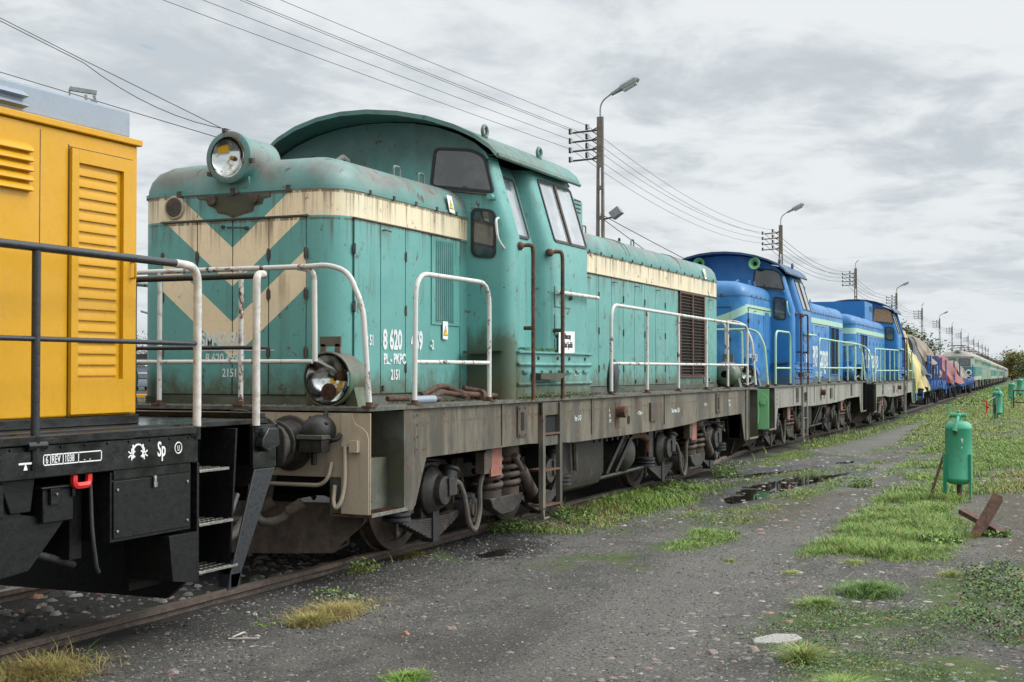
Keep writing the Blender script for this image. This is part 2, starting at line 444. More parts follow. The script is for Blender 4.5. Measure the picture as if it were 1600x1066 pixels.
def arc(cx, cy, r, a0, a1, n=5):
    return [(cx + r * math.cos(R(a0 + (a1 - a0) * i / n)), cy + r * math.sin(R(a0 + (a1 - a0) * i / n))) for i in range(n + 1)]


def roundpoly(poly, r, n=4):
    out_ = []
    for i in range(len(poly)):
        p0, p1, p2 = (Vector(poly[i - 1]), Vector(poly[i]), Vector(poly[(i + 1) % len(poly)]))
        a, b = (p0 - p1), (p2 - p1)
        q = min(r, a.length * .45, b.length * .45)
        s0, s1 = p1 + a.normalized() * q, p1 + b.normalized() * q
        for k in range(n + 1):
            f = k / n
            out_.append(tuple(s0 * (1 - f) ** 2 + p1 * 2 * f * (1 - f) + s1 * f * f))
    return out_


def inset(poly, d):
    """crude inset of a convex-ish polygon towards its centroid"""
    n = len(poly); out_ = []
    A = sum(poly[i][0] * poly[(i + 1) % n][1] - poly[(i + 1) % n][0] * poly[i][1] for i in range(n))
    sg = 1 if A > 0 else -1
    for i in range(n):
        a, b, c = Vector(poly[i - 1]), Vector(poly[i]), Vector(poly[(i + 1) % n])
        e = (c - a); 
        if e.length < 1e-9: out_.append(tuple(b)); continue
        nn = Vector((-e.y, e.x)).normalized() * sg
        out_.append(tuple(b + nn * d))
    return out_


def smoothpath(pts, r=.1, n=5):
    """round the corners of a 3D polyline"""
    P_ = [Vector(p) for p in pts]; o = [P_[0]]
    for i in range(1, len(P_) - 1):
        a, b = P_[i - 1] - P_[i], P_[i + 1] - P_[i]
        q = min(r, a.length * .48, b.length * .48)
        s0, s1 = P_[i] + a.normalized() * q, P_[i] + b.normalized() * q
        for k in range(n + 1):
            f = k / n; o.append(s0 * (1 - f) ** 2 + P_[i] * 2 * f * (1 - f) + s1 * f * f)
    o.append(P_[-1]); return o
# ------------------------------------------------------------------ locomotive kit (x along, y across, z up, rail top = 0)
LEN = 13.39


def side_w(z):
    return 1.5 if z <= 2.95 else 1.5 - (z - 2.95) * .30


def hood_outline(x0, x1, w, d, r=.27, n=6):
    """open outline, from the flat end's -y corner round the rounded end (x0) to the +y corner"""
    sg = 1 if x1 > x0 else -1
    rr = max(r - d * .55, .06)
    ww = w - d
    pts = [(x1, -ww)]
    for i in range(n + 1):
        a = R(90 * i / n)
        pts.append((x0 + sg * d + sg * (rr - rr * math.sin(a)), -(ww - rr + rr * math.cos(a))))
    return pts + [(x, -y) for x, y in pts[::-1]]


def hood(root, name, x0, x1, w, zt, crown, mat, roofmat, z0=1.345, hatch=None):
    b = MB(mat, 'mossgrey')
    zs = [z0 + .06, zt]
    b.loft([[(x, y, z) for x, y in hood_outline(x0, x1, w, 0)] for z in zs], closed=False)
    b.mat(1)
    b.loft([[(x, y, z) for x, y in hood_outline(x0, x1, w, -.012)] for z in (z0 - .02, z0 + .06)], closed=False)
    body = b.build(name, root, smooth=30)
    r = MB(roofmat, 'iron')
    sec = [(-.012, zt), (-.012, zt + .03), (.004, zt + .03), (.006, zt + .07), (.03, zt + .15), (.085, zt + .225), (.17, zt + .275), (.30, zt + .31), (.5, zt + .33), (.75, crown), (.93, crown + .004)]
    rings = [[(x, y, z) for x, y in hood_outline(x0, x1, w, d)] for d, z in sec]
    r.loft(rings, closed=False)
    top = rings[-1]; k = len(top) // 2
    r.add(top, [tuple(range(len(top)))])
    for c in [x0 + (x1 - x0) * f for f in (hatch or [])]:   # raised joint rings across the roof
        rib = [(w - d_, z_ + .012) for d_, z_ in sec[3:]]
        prof = [(-a, z_) for a, z_ in rib] + [(a, z_) for a, z_ in rib[::-1]]
        prof2 = [(y * .985, z_ - .03) for y, z_ in prof[::-1]]
        r.prism(prof + prof2, 'x', c - .03, c + .03)
    # clamps along the roof seam
    cl = r.mat(1)
    sg = 1 if x1 > x0 else -1
    L = abs(x1 - x0)
    for sy in (-1, 1):
        i = .5
        while i < L - .15:
            xx = x0 + sg * i
            cl.obox((xx, sy * (w + .014), zt + .012), (.014, 0, 0), (0, .008, 0), (0, 0, .02))
            i += .43
    for yy in (-.55, 0, .55):
        cl.obox((x0 - sg * .014, yy, zt + .012), (.008, 0, 0), (0, .02, 0), (0, 0, .028))
    r.build('hood_roof', root, smooth=50)
    return body


def side_door(root, mat, x0, x1, y, z0, z1, sy, hinge=None, ang=0, lift=None, thick=.012, name='side_door'):
    b = MB(mat, 'seal', 'iron')
    g = .007
    ya, yb = sy * y, sy * (y + thick)
    b.box(x0 + g, x1 - g, ya, yb, z0, z1)
    b.mat(1); b.box(x0 - .001, x1 + .001, ya, sy * (y + .0022), z0 - .012, z1 + .012)
    b.mat(2)
    if hinge is not None:
        for hz in (z0 + .22, (z0 + z1) / 2, z1 - .25):
            hx = x0 if hinge < 0 else x1
            b.cyl((hx, sy * (y + .016), hz - .045), (hx, sy * (y + .016), hz + .045), .011, n=8)
            b.box(hx - .02, hx + .02, sy * (y + .01), sy * (y + .016), hz - .03, hz + .03)
    else:
        b.tube([(x0 + .03, sy * (y + .012), z1 - .05), (x0 + .03, sy * (y + .045), z1 - .05), (x0 + .13, sy * (y + .045), z1 - .055)], .007, 6)
        b.box(x0 + .02, x0 + .04, sy * (y + .01), sy * (y + .03), z0 + .02, z0 + .07)
    o = b.build(name, root, smooth=40, bevel=.004)
    return o


def end_door(root, mat, y0, y1, x, z0, z1, sg, hinge):
    """door on a hood end whose outside faces -sg*x"""
    b = MB(mat, 'seal', 'iron'); g = .006
    b.box(x, x - sg * .012, y0 + g, y1 - g, z0, z1)
    b.mat(1); b.box(x, x - sg * .0022, y0, y1, z0 - .01, z1 + .01)
    b.mat(2)
    hy = y0 if hinge < 0 else y1
    for hz in (z0 + .35, (z0 + z1) / 2 + .1, z1 - .3):
        b.cyl((x - sg * .017, hy, hz - .05), (x - sg * .017, hy, hz + .05), .011, n=8)
        b.box(x - sg * .01, x - sg * .016, hy - .02, hy + .02, hz - .035, hz + .035)
    return b.build('end_door', root, smooth=40, bevel=.004)


def grille(root, x0, x1, y, z0, z1, sy, m='louvre', frame='rusty'):
    b = MB(frame, m, 'void')
    b.mat(2).box(x0, x1, sy * y, sy * (y + .004), z0, z1)
    b.mat(0)
    for a, c in ((x0, x0 + .05), (x1 - .05, x1), ((x0 + x1) / 2 - .03, (x0 + x1) / 2 + .03)): b.box(a, c, sy * (y + .004), sy * (y + .04), z0, z1)
    for a, c in ((z0, z0 + .03), (z1 - .03, z1)): b.box(x0, x1, sy * (y + .004), sy * (y + .038), a, c)
    b.mat(1)
    n = int((z1 - z0) / .047)
    for i in range(n):
        z = z0 + .035 + (z1 - z0 - .07) * i / (n - 1)
        for a, c in ((x0 + .05, (x0 + x1) / 2 - .03), ((x0 + x1) / 2 + .03, x1 - .05)):
            b.obox(((a + c) / 2, sy * (y + .018), z), ((c - a) / 2, 0, 0), (0, .014, -sy * .0 - .008), (0, .001, .002))
    return b.build('louvre_grille', root, smooth=0)


def window(root, poly, mapf, nrm, rub=.03, glass='glass', r=.07, name='window', mull=None, depth=.012):
    """rubber frame with the glass as its child; poly in (u,v)"""
    P_ = roundpoly(poly, r, 4)
    inn = inset(P_, rub)
    n = Vector(nrm).normalized(); N = len(P_)
    fr = MB('seal')
    def at(p, t_): return Vector(mapf(*p)) + n * t_
    fr.loft([[at(p, -.02) for p in P_], [at(p, depth) for p in P_], [at(p, depth) for p in inn], [at(p, -.02) for p in inn]], True)
    f = fr.build(name, root, smooth=40)
    g = MB(glass)
    g.add([at(p, .004) for p in inn] + [at(p, -.004) for p in inn], [tuple(range(N)), tuple(range(N, 2 * N))[::-1]] + [(i, N + i, N + (i + 1) % N, (i + 1) % N) for i in range(N)])
    g.build('pane', f, smooth=0)
    if mull:
        m_ = MB('gearbrown')
        m_.bar(at(mull[0], .012), at(mull[1], .012), .05, .02, n); m_.build('mullion', f)
    return f


def cab(root, c, x0, x1):
    """cab between x0 and x1"""
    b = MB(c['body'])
    rr = .12
    def ring(z):
        w = side_w(z); p = [(x0, 0)]
        p += [(x0, -(w - rr))] + [(x0 + rr - rr * math.cos(R(a)), -(w - rr + rr * math.sin(R(a)))) for a in (22, 45, 68, 90)]
        p += [(x0 + .22, -w), (x0 + .27, -(w - .16)), (x0 + 1.0, -(w - .17))]
        p += [(x0 + 1.02 + .14 - .14 * math.cos(R(a)), -(w - .14 + .14 * math.sin(R(a)))) for a in (10, 30, 50, 70, 90)]
        p += [(x1 - rr, -w)] + [(x1 - rr + rr * math.sin(R(a)), -(w - rr + rr * math.cos(R(a)))) for a in (22, 45, 68, 90)]
        p += [(x1, 0)]
        full = p + [(x, -y) for x, y in p[1:-1][::-1]]
        return [(x, y, z) for x, y in full]
    b.loft([ring(1.345), ring(2.4), ring(2.95), ring(3.3), ring(3.74)], True)
    AR = [(-1.36, 3.725), (-1.32, 3.79), (-1.2, 3.885), (-1.0, 3.985), (-.75, 4.07), (-.45, 4.13), (-.15, 4.155)]
    AR = AR + [(-y, z) for y, z in AR[::-1]]
    for xx, k in ((x0, 1), (x1, -1)):      # end walls above the eaves
        top = [(y * .93, z - .01) for y, z in AR]
        b.prism([(-1.18, 3.70)] + top + [(1.18, 3.70)], 'x', xx + k * .002, xx + k * .04)
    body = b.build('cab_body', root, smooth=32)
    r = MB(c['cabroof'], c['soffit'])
    n = len(AR)
    def rp(x, f, dz): return [(x + f * (1 - abs(y) / 1.36) ** .5 * 1.0, y, z + dz) for y, z in AR]
    xs = [(x0 - .04, -.44), (x0 + .03, 0), ((x0 + x1) / 2, 0), (x1 - .03, 0), (x1 + .04, .22)]
    topr = [rp(x, f, .045) for x, f in xs]; botr = [rp(x, f, 0) for x, f in xs]
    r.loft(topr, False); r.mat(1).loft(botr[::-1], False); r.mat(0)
    for a, d_ in ((topr[0], botr[0]), (botr[-1], topr[-1])): r.loft([d_, a], False)
    for e in (0, n - 1):
        L_ = [t_[e] for t_ in topr]; M_ = [t_[e] for t_ in botr]
        r.loft([L_, M_] if e == 0 else [M_, L_], False)
    for sy in (-1, 1):   # gutter rolled along the eaves
        r.tube([(x0 - .02, sy * 1.365, 3.735), (x1 + .03, sy * 1.365, 3.735)], .022, 8)
    rf = r.build('cab_roof', root, smooth=45)
    for xx in (x0 + .05, x0 + 1.5):
        for sy in (-1, 1):
            eyes = MB(c['cabroof'])
            ring_ = [(xx + .055 * math.cos(2 * math.pi * i / 14), sy * 1.2, 3.99 + .055 * math.sin(2 * math.pi * i / 14)) for i in range(15)]
            eyes.tube(ring_, .02, 6); eyes.box(xx - .05, xx + .05, sy * 1.19, sy * 1.21, 3.89, 3.95); eyes.build('lifting_eye', rf, smooth=50)
    mxf = lambda X: (lambda y, z: (X, y, z))
    for sy in (-1, 1):
        pl = [(sy * .62, 3.46), (sy * .67, 3.86), (sy * 1.08, 3.82), (sy * 1.235, 3.74), (sy * 1.33, 3.36)]
        w_ = window(root, pl, mxf(x0), (-1, 0, 0), .03, c.get('frontglass', 'glass'), name='cab_end_window')
        wp = MB('iron', c['body'])
        wp.tube([(x0 - .03, sy * .70, 3.43), (x0 - .035, sy * 1.28, 3.35)], .012, 6); wp.mat(1).cyl((x0, sy * 1.3, 3.33), (x0 - .07, sy * 1.3, 3.33), .03, n=10)
        wp.build('wiper', w_)
        if c.get('rear_windows', True):
            window(root, pl, mxf(x1), (1, 0, 0), .03, name='cab_end_window')
        lo = [(sy * 1.075, 2.75), (sy * 1.075, 3.24), (sy * 1.345, 3.20), (sy * 1.345, 2.72)]
        window(root, lo, mxf(x0), (-1, 0, 0), .028, r=.08, name='low_end_window')
        # bay window, two panes with a mullion
        def ms(dy): return lambda x, z: (x, sy * (side_w(z) - dy), z)
        nn = (0, sy, .29)
        window(root, [(x0 + 1.20, 2.985), (x0 + 1.20, 3.67), (x0 + 2.22, 3.67), (x0 + 2.22, 2.985)], ms(0), nn, .03, 'sideglass', r=.06, name='side_window', mull=((x0 + 1.68, 3.0), (x0 + 1.68, 3.65)))
        # door in the recess
        d_ = MB(c['body'], 'seal')
        d_.loft([[(x0 + .36, sy * (side_w(z) - .155), z), (x0 + .94, sy * (side_w(z) - .158), z)] for z in (1.5, 2.95, 3.7)], False)
        for z in (): pass
        d_.mat(1)
        for xx in (x0 + .35, x0 + .95):
            d_.loft([[(xx - .006, sy * (side_w(z) - .152), z), (xx + .006, sy * (side_w(z) - .152), z)] for z in (1.5, 2.95, 3.7)], False)
        dr = d_.build('cab_door', root)
        window(dr, [(x0 + .42, 2.98), (x0 + .42, 3.62), (x0 + .88, 3.62), (x0 + .88, 2.98)], ms(.15), nn, .028, 'sideglass', r=.06, name='window')
        # long grab poles either side of the door
        for xx in (x0 + .34, x0 + 1.16):
            g = MB(c['pole'])
            g.tube(smoothpath([(xx - .12, sy * 1.47, 2.86), (xx - .02, sy * 1.60, 2.88), (xx, sy * 1.60, 2.78), (xx, sy * 1.60, 1.34)], .05), .021, 10)
            g.ball((xx - .12, sy * 1.50, 2.86), .045); g.tube([(xx, sy * 1.6, 2.05), (xx, sy * 1.5, 2.05)], .02, 8)
            g.build('grab_pole', root, smooth=50)
        # sill box below cab with ribs and slots
        sb = MB(c['body'], 'iron')
        yy = 1.505
        sb.box(x0 + .15, x1 - .01, sy * 1.3, sy * yy, 1.36, 1.80)
        sb.box(x0 + .14, x1, sy * 1.3, sy * (yy + .03), 1.80, 1.82)
        for z in (1.69, 1.49): sb.tube([(x0 + .15, sy * (yy + .004), z), (x1, sy * (yy + .004), z)], .022, 8)
        for k in range(8): sb.obox((x0 + .35 + k * .25, sy * (yy + .012), 1.615), (.07, 0, 0), (0, .014, 0), (0, 0, .016))
        sb.box(x1 - .12, x1 + .03, sy * (yy), sy * (yy + .02), 1.79, 1.81)
        sb.mat(1)
        for k in (.7, 1.25, 1.6, 2.1): sb.cyl((x0 + k, sy * yy, 1.755), (x0 + k, sy * (yy + .014), 1.755), .02, n=8)
        s_ = sb.build('sill_box', root, smooth=40, bevel=.004)
        st = MB(c['body'], 'mossgrey')
        st.mat(1).prism([(x0 + .5, 1.60), (x0 + 1.35, 1.60), (x0 + 1.0, 1.53), (x0 + .5, 1.54)], 'y', sy * 1.50, sy * 1.62)
        st.build('foothold', s_)
        # hatches and small handrail on the bay
        hb = MB(c['body'], 'iron')
        for z0_, z1_ in ((2.30, 2.52), (2.0, 2.22), (1.84, 1.97)): hb.box(x0 + 1.17, x0 + 1.66, sy * 1.5, sy * 1.512, z0_, z1_)
        hb.mat(1)
        for z_ in (2.41,): hb.ball((x0 + 1.6, sy * 1.525, z_), .025)
        hb.build('hatches', root, smooth=40, bevel=.003)
        hr = MB(c['rail'])
        hr.tube([(x0 + 1.1, sy * 1.56, 2.45), (x0 + 2.4, sy * 1.56, 2.45)], .022, 8)
        for xx in (x0 + 1.25, x1 - .05): hr.tube([(xx, sy * 1.5, 2.45), (xx, sy * 1.56, 2.45)], .014, 6)
        hr.build('side_handrail', root, smooth=50)
        gh = MB(c['rail'])
        gh.tube(smoothpath([(x0, sy * 1.37, 3.12), (x0 - .09, sy * 1.38, 3.10), (x0 - .11, sy * 1.41, 2.9), (x0, sy * 1.43, 2.82)], .06), .013, 8)
        gh.build('end_handle', root, smooth=50)
        sh = MB('mossgrey')
        sh.prism([(sy * 1.08, 1.82), (sy * 1.42, 1.82), (sy * 1.3, 1.79), (sy * 1.08, 1.79)], 'x', x0 - .2, x0)
        sh.build('end_foothold', root)
    return body


def rail_tube(root, pts, m, name='handrail', r=.0215, posts=(), base=True, bend=.13, mid=None):
    b = MB(m, 'rusty')
    b.tube(smoothpath(pts, bend, 5), r, 9)
    for p0, p1 in posts: b.tube([p0, p1], r * .95, 8)
    if mid:
        for p0, p1 in mid: b.tube([p0, p1], r * .85, 8)
    if base:
        b.mat(1)
        allp = [pts[0], pts[-1]] + [p[0] for p in posts]
        for p in allp:
            if abs(p[2] - 1.345) < .06: b.obox((p[0], p[1], 1.352), (.05, 0, 0), (0, .045, 0), (0, 0, .006)); b.cyl((p[0], p[1], 1.35), (p[0], p[1], 1.385), .031, n=8)
    return b.build(name, root, smooth=50)


def bogie(root, xc):
    """two axles 2.6 m apart; frame mesh with its pieces as sub-parts"""
    fb = MB('gear', 'gearbrown')
    for sy in (-1, 1):
        y0, y1 = sy * .98, sy * 1.10
        fb.prism([(xc - 2.0, .78), (xc - 1.6, .86), (xc - .8, .80), (xc - .45, .58), (xc + .45, .58), (xc + .8, .80), (xc + 1.6, .86), (xc + 2.0, .78), (xc + 2.0, .62), (xc + 1.75, .60), (xc + .95, .58), (xc + .6, .36), (xc + .3, .28), (xc - .3, .28), (xc - .6, .36), (xc - .95, .58), (xc - 1.75, .60), (xc - 2.0, .62)], 'y', y0, y1)
        # spring seat shelf
        fb.prism([(xc - .42, .40), (xc + .42, .40), (xc + .35, .30), (xc + .15, .22), (xc - .15, .22), (xc - .35, .30)], 'y', sy * 1.10, sy * 1.40)
        # pedestals beside axleboxes
        for ax in (xc - 1.3, xc + 1.3):
            for k in (-.3, .3): fb.box(ax + k - .05, ax + k + .05, sy * 1.08, sy * 1.16, .36, .72)
    fb.box(xc - .35, xc + .35, -1.0, 1.0, .45, .72)
    fb.box(xc - 2.0, xc - 1.92, -1.0, 1.0, .6, .76); fb.box(xc + 1.92, xc + 2.0, -1.0, 1.0, .6, .76)
    f = fb.build('bogie', root, smooth=30, bevel=.012)
    for ax in (xc - 1.3, xc + 1.3):
        wb = MB('gearbrown', 'geardark', 'steel')
        for sy in (-1, 1):
            wb.mat(0).lathe([(.05, 0), (.30, .0), (.36, .03), (.46, .03), (.47, .0), (.55, .0), (.552, .105), (.575, .112), (.575, .135), (.45, .135), (.40, .10), (.12, .12), (.05, .12)][::1], (ax, sy * .845, .55), (0, -sy, 0), 40)
        wb.mat(1).cyl((ax, -.8, .55), (ax, .8, .55), .09)
        wb.build('wheelset', f, smooth=40)
        for sy in (-1, 1):
            a = MB('gear', 'geardark', 'gearbrown')
            a.lathe([(.20, 0), (.225, .05), (.225, .14), (.17, .20), (.14, .21), (.13, .27), (.05, .28)], (ax, sy * 1.08, .55), (0, sy, 0), 20)
            for k in range(8):
                an = k * math.pi / 4
                a.cyl((ax + .19 * math.cos(an), sy * 1.21, .55 + .19 * math.sin(an)), (ax + .19 * math.cos(an), sy * 1.235, .55 + .19 * math.sin(an)), .016, n=6)
            a.mat(1).box(ax - .17, ax + .17, sy * 1.07, sy * 1.19, .30, .80)
            a.mat(1).lathe([(.08, 0), (.085, .12), (.10, .13), (.10, .16), (.03, .17)], (ax + .12, sy * 1.30, .60), (.35, 0, .9), 14)
            a.mat(0).box(ax + .02, ax + .18, sy * 1.24, sy * 1.38, .50, .66)
            a.build('axlebox', f, smooth=40, bevel=.006)
            ls = MB('gear', 'geardark')
            for k in range(9):
                hw = .68 - .062 * k
                z = .305 - k * .021
                sag = [(ax + hw * t_ * 2 - hw, z + .035 * (t_ * 2 - 1) ** 2) for t_ in (0, .25, .5, .75, 1)]
                ls.prism(sag + [(x_, z_ - .0175) for x_, z_ in sag[::-1]], 'y', sy * 1.14, sy * 1.24)
            ls.mat(1).box(ax - .06, ax + .06, sy * 1.13, sy * 1.255, .09, .36)
            ls.build('leaf_spring', f, smooth=30, bevel=.002)
            for k in (-1, 1):
                rd = MB('rubber', 'gear')
                for q in range(3): rd.lathe([(.10, 0), (.125, .01), (.125, .035), (.10, .045)], (ax + k * .66, sy * 1.20, .335 + q * .045), (0, 0, 1), 18)
                rd.mat(1).cyl((ax + k * .66, sy * 1.20, .20), (ax + k * .66, sy * 1.20, .62), .018, n=8); rd.cyl((ax + k * .66, sy * 1.2, .22), (ax + k * .66, sy * 1.2, .25), .035, n=6)
                rd.build('spring_pad', f, smooth=40)
            # brake shoe hanger
            bk = MB('geardark')
            for k in (-1, 1):
                bk.tube([(ax + k * .62, sy * .80, .85), (ax + k * .68, sy * .80, .55), (ax + k * .63, sy * .80, .3)], .025, 6)
                bk.obox((ax + k * .60, sy * .80, .45), (.03, 0, 0), (0, .05, 0), (k * .03, 0, .15))
            bk.build('brake_shoes', f)
    for sy in (-1, 1):
        for k in (-.17, .17):
            c = MB('gearbrown', 'gear')
            c.helix((xc + k * 1.3, sy * 1.28), .128, .46, .80, 4.2, .03, 8)
            c.mat(0).lathe([(.15, 0), (.155, .01), (.155, .11), (.15, .12)], (xc + k * 1.3, sy * 1.26, .78), (0, 0, 1), 20)
            c.lathe([(.15, 0), (.155, .01), (.155, .08), (.16, .09)], (xc + k * 1.3, sy * 1.26, .38), (0, 0, 1), 20)
            c.mat(1).cyl((xc + k * 1.3, sy * 1.26, .45), (xc + k * 1.3, sy * 1.26, .8), .075, n=12)
            c.build('coil_spring', f, smooth=50)
        dm = MB('gearbrown', 'geardark')
        dm.cyl((xc + .12, sy * 1.42, .78), (xc + .33, sy * 1.42, .60), .035, n=10); dm.cyl((xc + .28, sy * 1.42, .64), (xc + .62, sy * 1.42, .36), .065, n=12)
        dm.mat(1).cyl((xc + .64, sy * 1.34, .34), (xc + .64, sy * 1.50, .34), .075, n=14); dm.mat(0).cyl((xc + .64, sy * 1.49, .34), (xc + .64, sy * 1.515, .34), .05, n=10)
        dm.build('damper', f, smooth=40)
        ro = MB('gear', 'gearbrown')
        ro.tube([(xc - .62, sy * 1.24, .30), (xc - .1, sy * 1.28, .25), (xc + .35, sy * 1.32, .30)], .05, 8)
        ro.mat(0).cyl((xc - .68, sy * 1.16, .32), (xc - .68, sy * 1.34, .32), .12, n=16); ro.mat(1).cyl((xc - .68, sy * 1.33, .32), (xc - .68, sy * 1.36, .32), .07, n=12)
        ro.prism([(xc - .80, .32), (xc - .76, .62), (xc - .68, .80), (xc - .56, .80), (xc - .56, .5), (xc - .57, .30)], 'y', sy * 1.12, sy * 1.18)
        ro.build('traction_link', f, smooth=40)
        sa = MB('gearbrown', 'rustred', 'hose')
        sa.box(xc - .72, xc - .60, sy * 1.38, sy * 1.47, .66, .86); sa.mat(1).box(xc - .50, xc - .24, sy * 1.42, sy * 1.44, .62, .90)
        sa.mat(0).box(xc - .66, xc - .52, sy * 1.44, sy * 1.46, .70, .88)
        sa.mat(2).tube(smoothpath([(xc - .62, sy * 1.42, .70), (xc - .68, sy * 1.40, .55), (xc - .66, sy * 1.40, .30), (xc - .78, sy * 1.40, .12), (xc - .92, sy * 1.40, .22), (xc - .98, sy * 1.38, .50), (xc - 1.06, sy * 1.36, .62), (xc - 1.15, sy * 1.32, .60)], .12), .026, 8)
        sa.build('sand_and_cable_gear', f, smooth=40)
    return f


def frame_end(root, c, x, sg, first=True):
    """buffer beam, step panels, buffers, coupling, hoses and plough at frame end x; sg=+1 when the inside is towards +x"""
    b = MB(c['end'], c['end'])
    b.box(x + sg * .01, x + sg * .06, -1.33, 1.33, .80, 1.30)
    b.build('buffer_beam', root, bevel=.004)
    for sy in (-1, 1):
        p = MB(c['panel'], 'mossgrey')
        p.mat(0).prism([(sy * 1.33, .52), (sy * 1.33, 1.30), (sy * 1.585, 1.30), (sy * 1.585, .52)], 'x', x + sg * .012, x + sg * .022)
        p.prism([(sy * 1.33, .52), (sy * 1.33, 1.297), (sy * 1.435, 1.297), (sy * 1.44, 1.25), (sy * 1.46, 1.215), (sy * 1.53, 1.18), (sy * 1.56, 1.15), (sy * 1.575, 1.10), (sy * 1.575, .52)], 'x', x, x + sg * .012)
        p.mat(1)
        p.box(x + sg * .02, x + sg * .60, sy * 1.22, sy * 1.24, .50, 1.30)
        p.box(x + sg * .02, x + sg * .60, sy * 1.24, sy * 1.42, .52, .93)
        p.mat(1).box(x + sg * .58, x + sg * .60, sy * 1.24, sy * 1.58, .52, 1.30)
        p.build('corner_step_well', root, bevel=.004)
        tr = MB('rusty', 'steel')
        tr.box(x + sg * .022, x + sg * .62, sy * 1.24, sy * 1.585, .495, .515)
        for i in range(9): tr.box(x + sg * (.05 + i * .065), x + sg * (.06 + i * .065), sy * 1.40, sy * 1.58, .515, .525)
        tr.mat(1).box(x + sg * .022, x + sg * .62, sy * 1.585, sy * 1.592, .497, .527)
        tr.build('step_tread', root)
        # buffer
        bf = MB('mossgrey', 'gear', 'steel')
        yb = sy * .875
        bf.mat(1).lathe([(.22, 0), (.22, .02), (.17, .03), (.165, .20), (.185, .21), (.185, .23)], (x, yb, 1.06), (-sg, 0, 0), 24)
        bf.mat(0).lathe([(.145, .2), (.145, .36), (.15, .37), (.235, .44), (.24, .47)], (x, yb, 1.06), (-sg, 0, 0), 24)
        bf.mat(1).prism(roundpoly([(yb - .25, .90), (yb + .25, .90), (yb + .25, 1.22), (yb - .25, 1.22)], .1), 'x', x - sg * .475, x - sg * .44)
        bf.build('buffer', root, smooth=35, bevel=.01)
        # step lamp or conduit, hanging hose
        hs = MB(c['hosepaint'], 'geardark', c['panel'])
        yy = sy * 1.41
        if sy < 0 and first:
            hs.mat(0).tube(smoothpath([(x - sg * .03, sy * 1.385, 1.05), (x - sg * .04, sy * 1.39, .75), (x - sg * .06, sy * 1.37, .62), (x - sg * .08, sy * 1.33, .56), (x - sg * .06, sy * 1.30, .62), (x - sg * .02, sy * 1.29, .74)], .06), .017, 8)
            hs.box(x - sg * .03, x, sy * 1.35, sy * 1.43, 1.04, 1.07)
            hs.mat(2).box(x - sg * .05, x, sy * 1.43, sy * 1.50, 1.0, 1.09)
            hs.mat(1).tube(smoothpath([(x + sg * .0, sy * 1.20, 1.32), (x - sg * .03, sy * 1.20, 1.22), (x - sg * .06, sy * 1.24, 1.10), (x - sg * .05, sy * 1.32, 1.09), (x - sg * .02, sy * 1.34, 1.14)], .06), .018, 8)
            hs.build('end_cable', root, smooth=50)
    cp = MB('gear', 'geardark', 'hose', 'gearbrown')
    # draw hook and screw link
    cp.mat(0).box(x, x - sg * .22, -.05, .05, .98, 1.12); cp.tube(smoothpath([(x - sg * .2, 0, 1.05), (x - sg * .34, 0, 1.06), (x - sg * .37, 0, 1.16), (x - sg * .28, 0, 1.2)], .06), .035, 8)
    for k in (-.06, .06): cp.tube([(x - sg * .15, k, 1.02), (x - sg * .25, k, .72)], .02, 6)
    cp.mat(1).cyl((x - sg * .25, -.14, .70), (x - sg * .25, .14, .70), .03, n=8)
    cp.build('draw_hook', root, smooth=40)
    for yy, m_ in ((-.62, 2), (-.35, 2), (.35, 2), (.62, 2)):
        h = MB('hose', 'gearbrown')
        h.mat(0).tube(smoothpath([(x + sg * .02, yy, .80), (x - sg * .12, yy, .82), (x - sg * .20, yy - .02, .62), (x - sg * .20, yy - .10, .44), (x - sg * .12, yy - .24, .46), (x - sg * .08, yy - .34, .56)], .12), .034, 9)
        h.mat(1).cyl((x - sg * .10, yy - .30, .53), (x - sg * .06, yy - .40, .60), .045, n=10); h.cyl((x, yy, .80), (x - sg * .13, yy, .82), .045, n=10)
        h.build('brake_hose', root, smooth=50)
    el = MB('geardark', 'mossgrey')
    el.mat(0).lathe([(.10, 0), (.125, .03), (.13, .10), (.105, .17), (.05, .21)], (x + sg * .02, -1.17, 1.15), (-sg, 0, .1), 18); el.box(x - sg * .08, x - sg * .2, -1.28, -1.07, 1.0, 1.10)
    el.mat(1).box(x - sg * .08, x - sg * .215, -1.29, -1.06, 1.10, 1.135); el.mat(0)
    for k in range(5): el.cyl((x - sg * .10, -1.17 + .12 * math.cos(k * 1.25), 1.15 + .12 * math.sin(k * 1.25)), (x - sg * .13, -1.17 + .12 * math.cos(k * 1.25), 1.15 + .12 * math.sin(k * 1.25)), .018, n=6)
    el.cyl((x - sg * .1, -1.15, 1.02), (x - sg * .1, -1.15, .90), .025, n=8)
    el.build('socket_box', root, smooth=40, bevel=.006)
    hb = MB('beige')
    hb.tube(smoothpath([(x - sg * .05, -.45, .74), (x - sg * .05, -1.18, .74), (x - sg * .05, -1.25, .80), (x - sg * .02, -1.26, .92)], .08), .016, 8)
    hb.build('uncoupling_rod', root, smooth=50)
    pw = MB('gearbrown', 'gear')
    def V(y): return x + sg * (.02 + abs(y) * .16)
    zt, zb = .60, .17
    prof = [(-1.46, .60), (-1.42, .42), (-1.16, .19), (-.6, .17), (0, .17)]
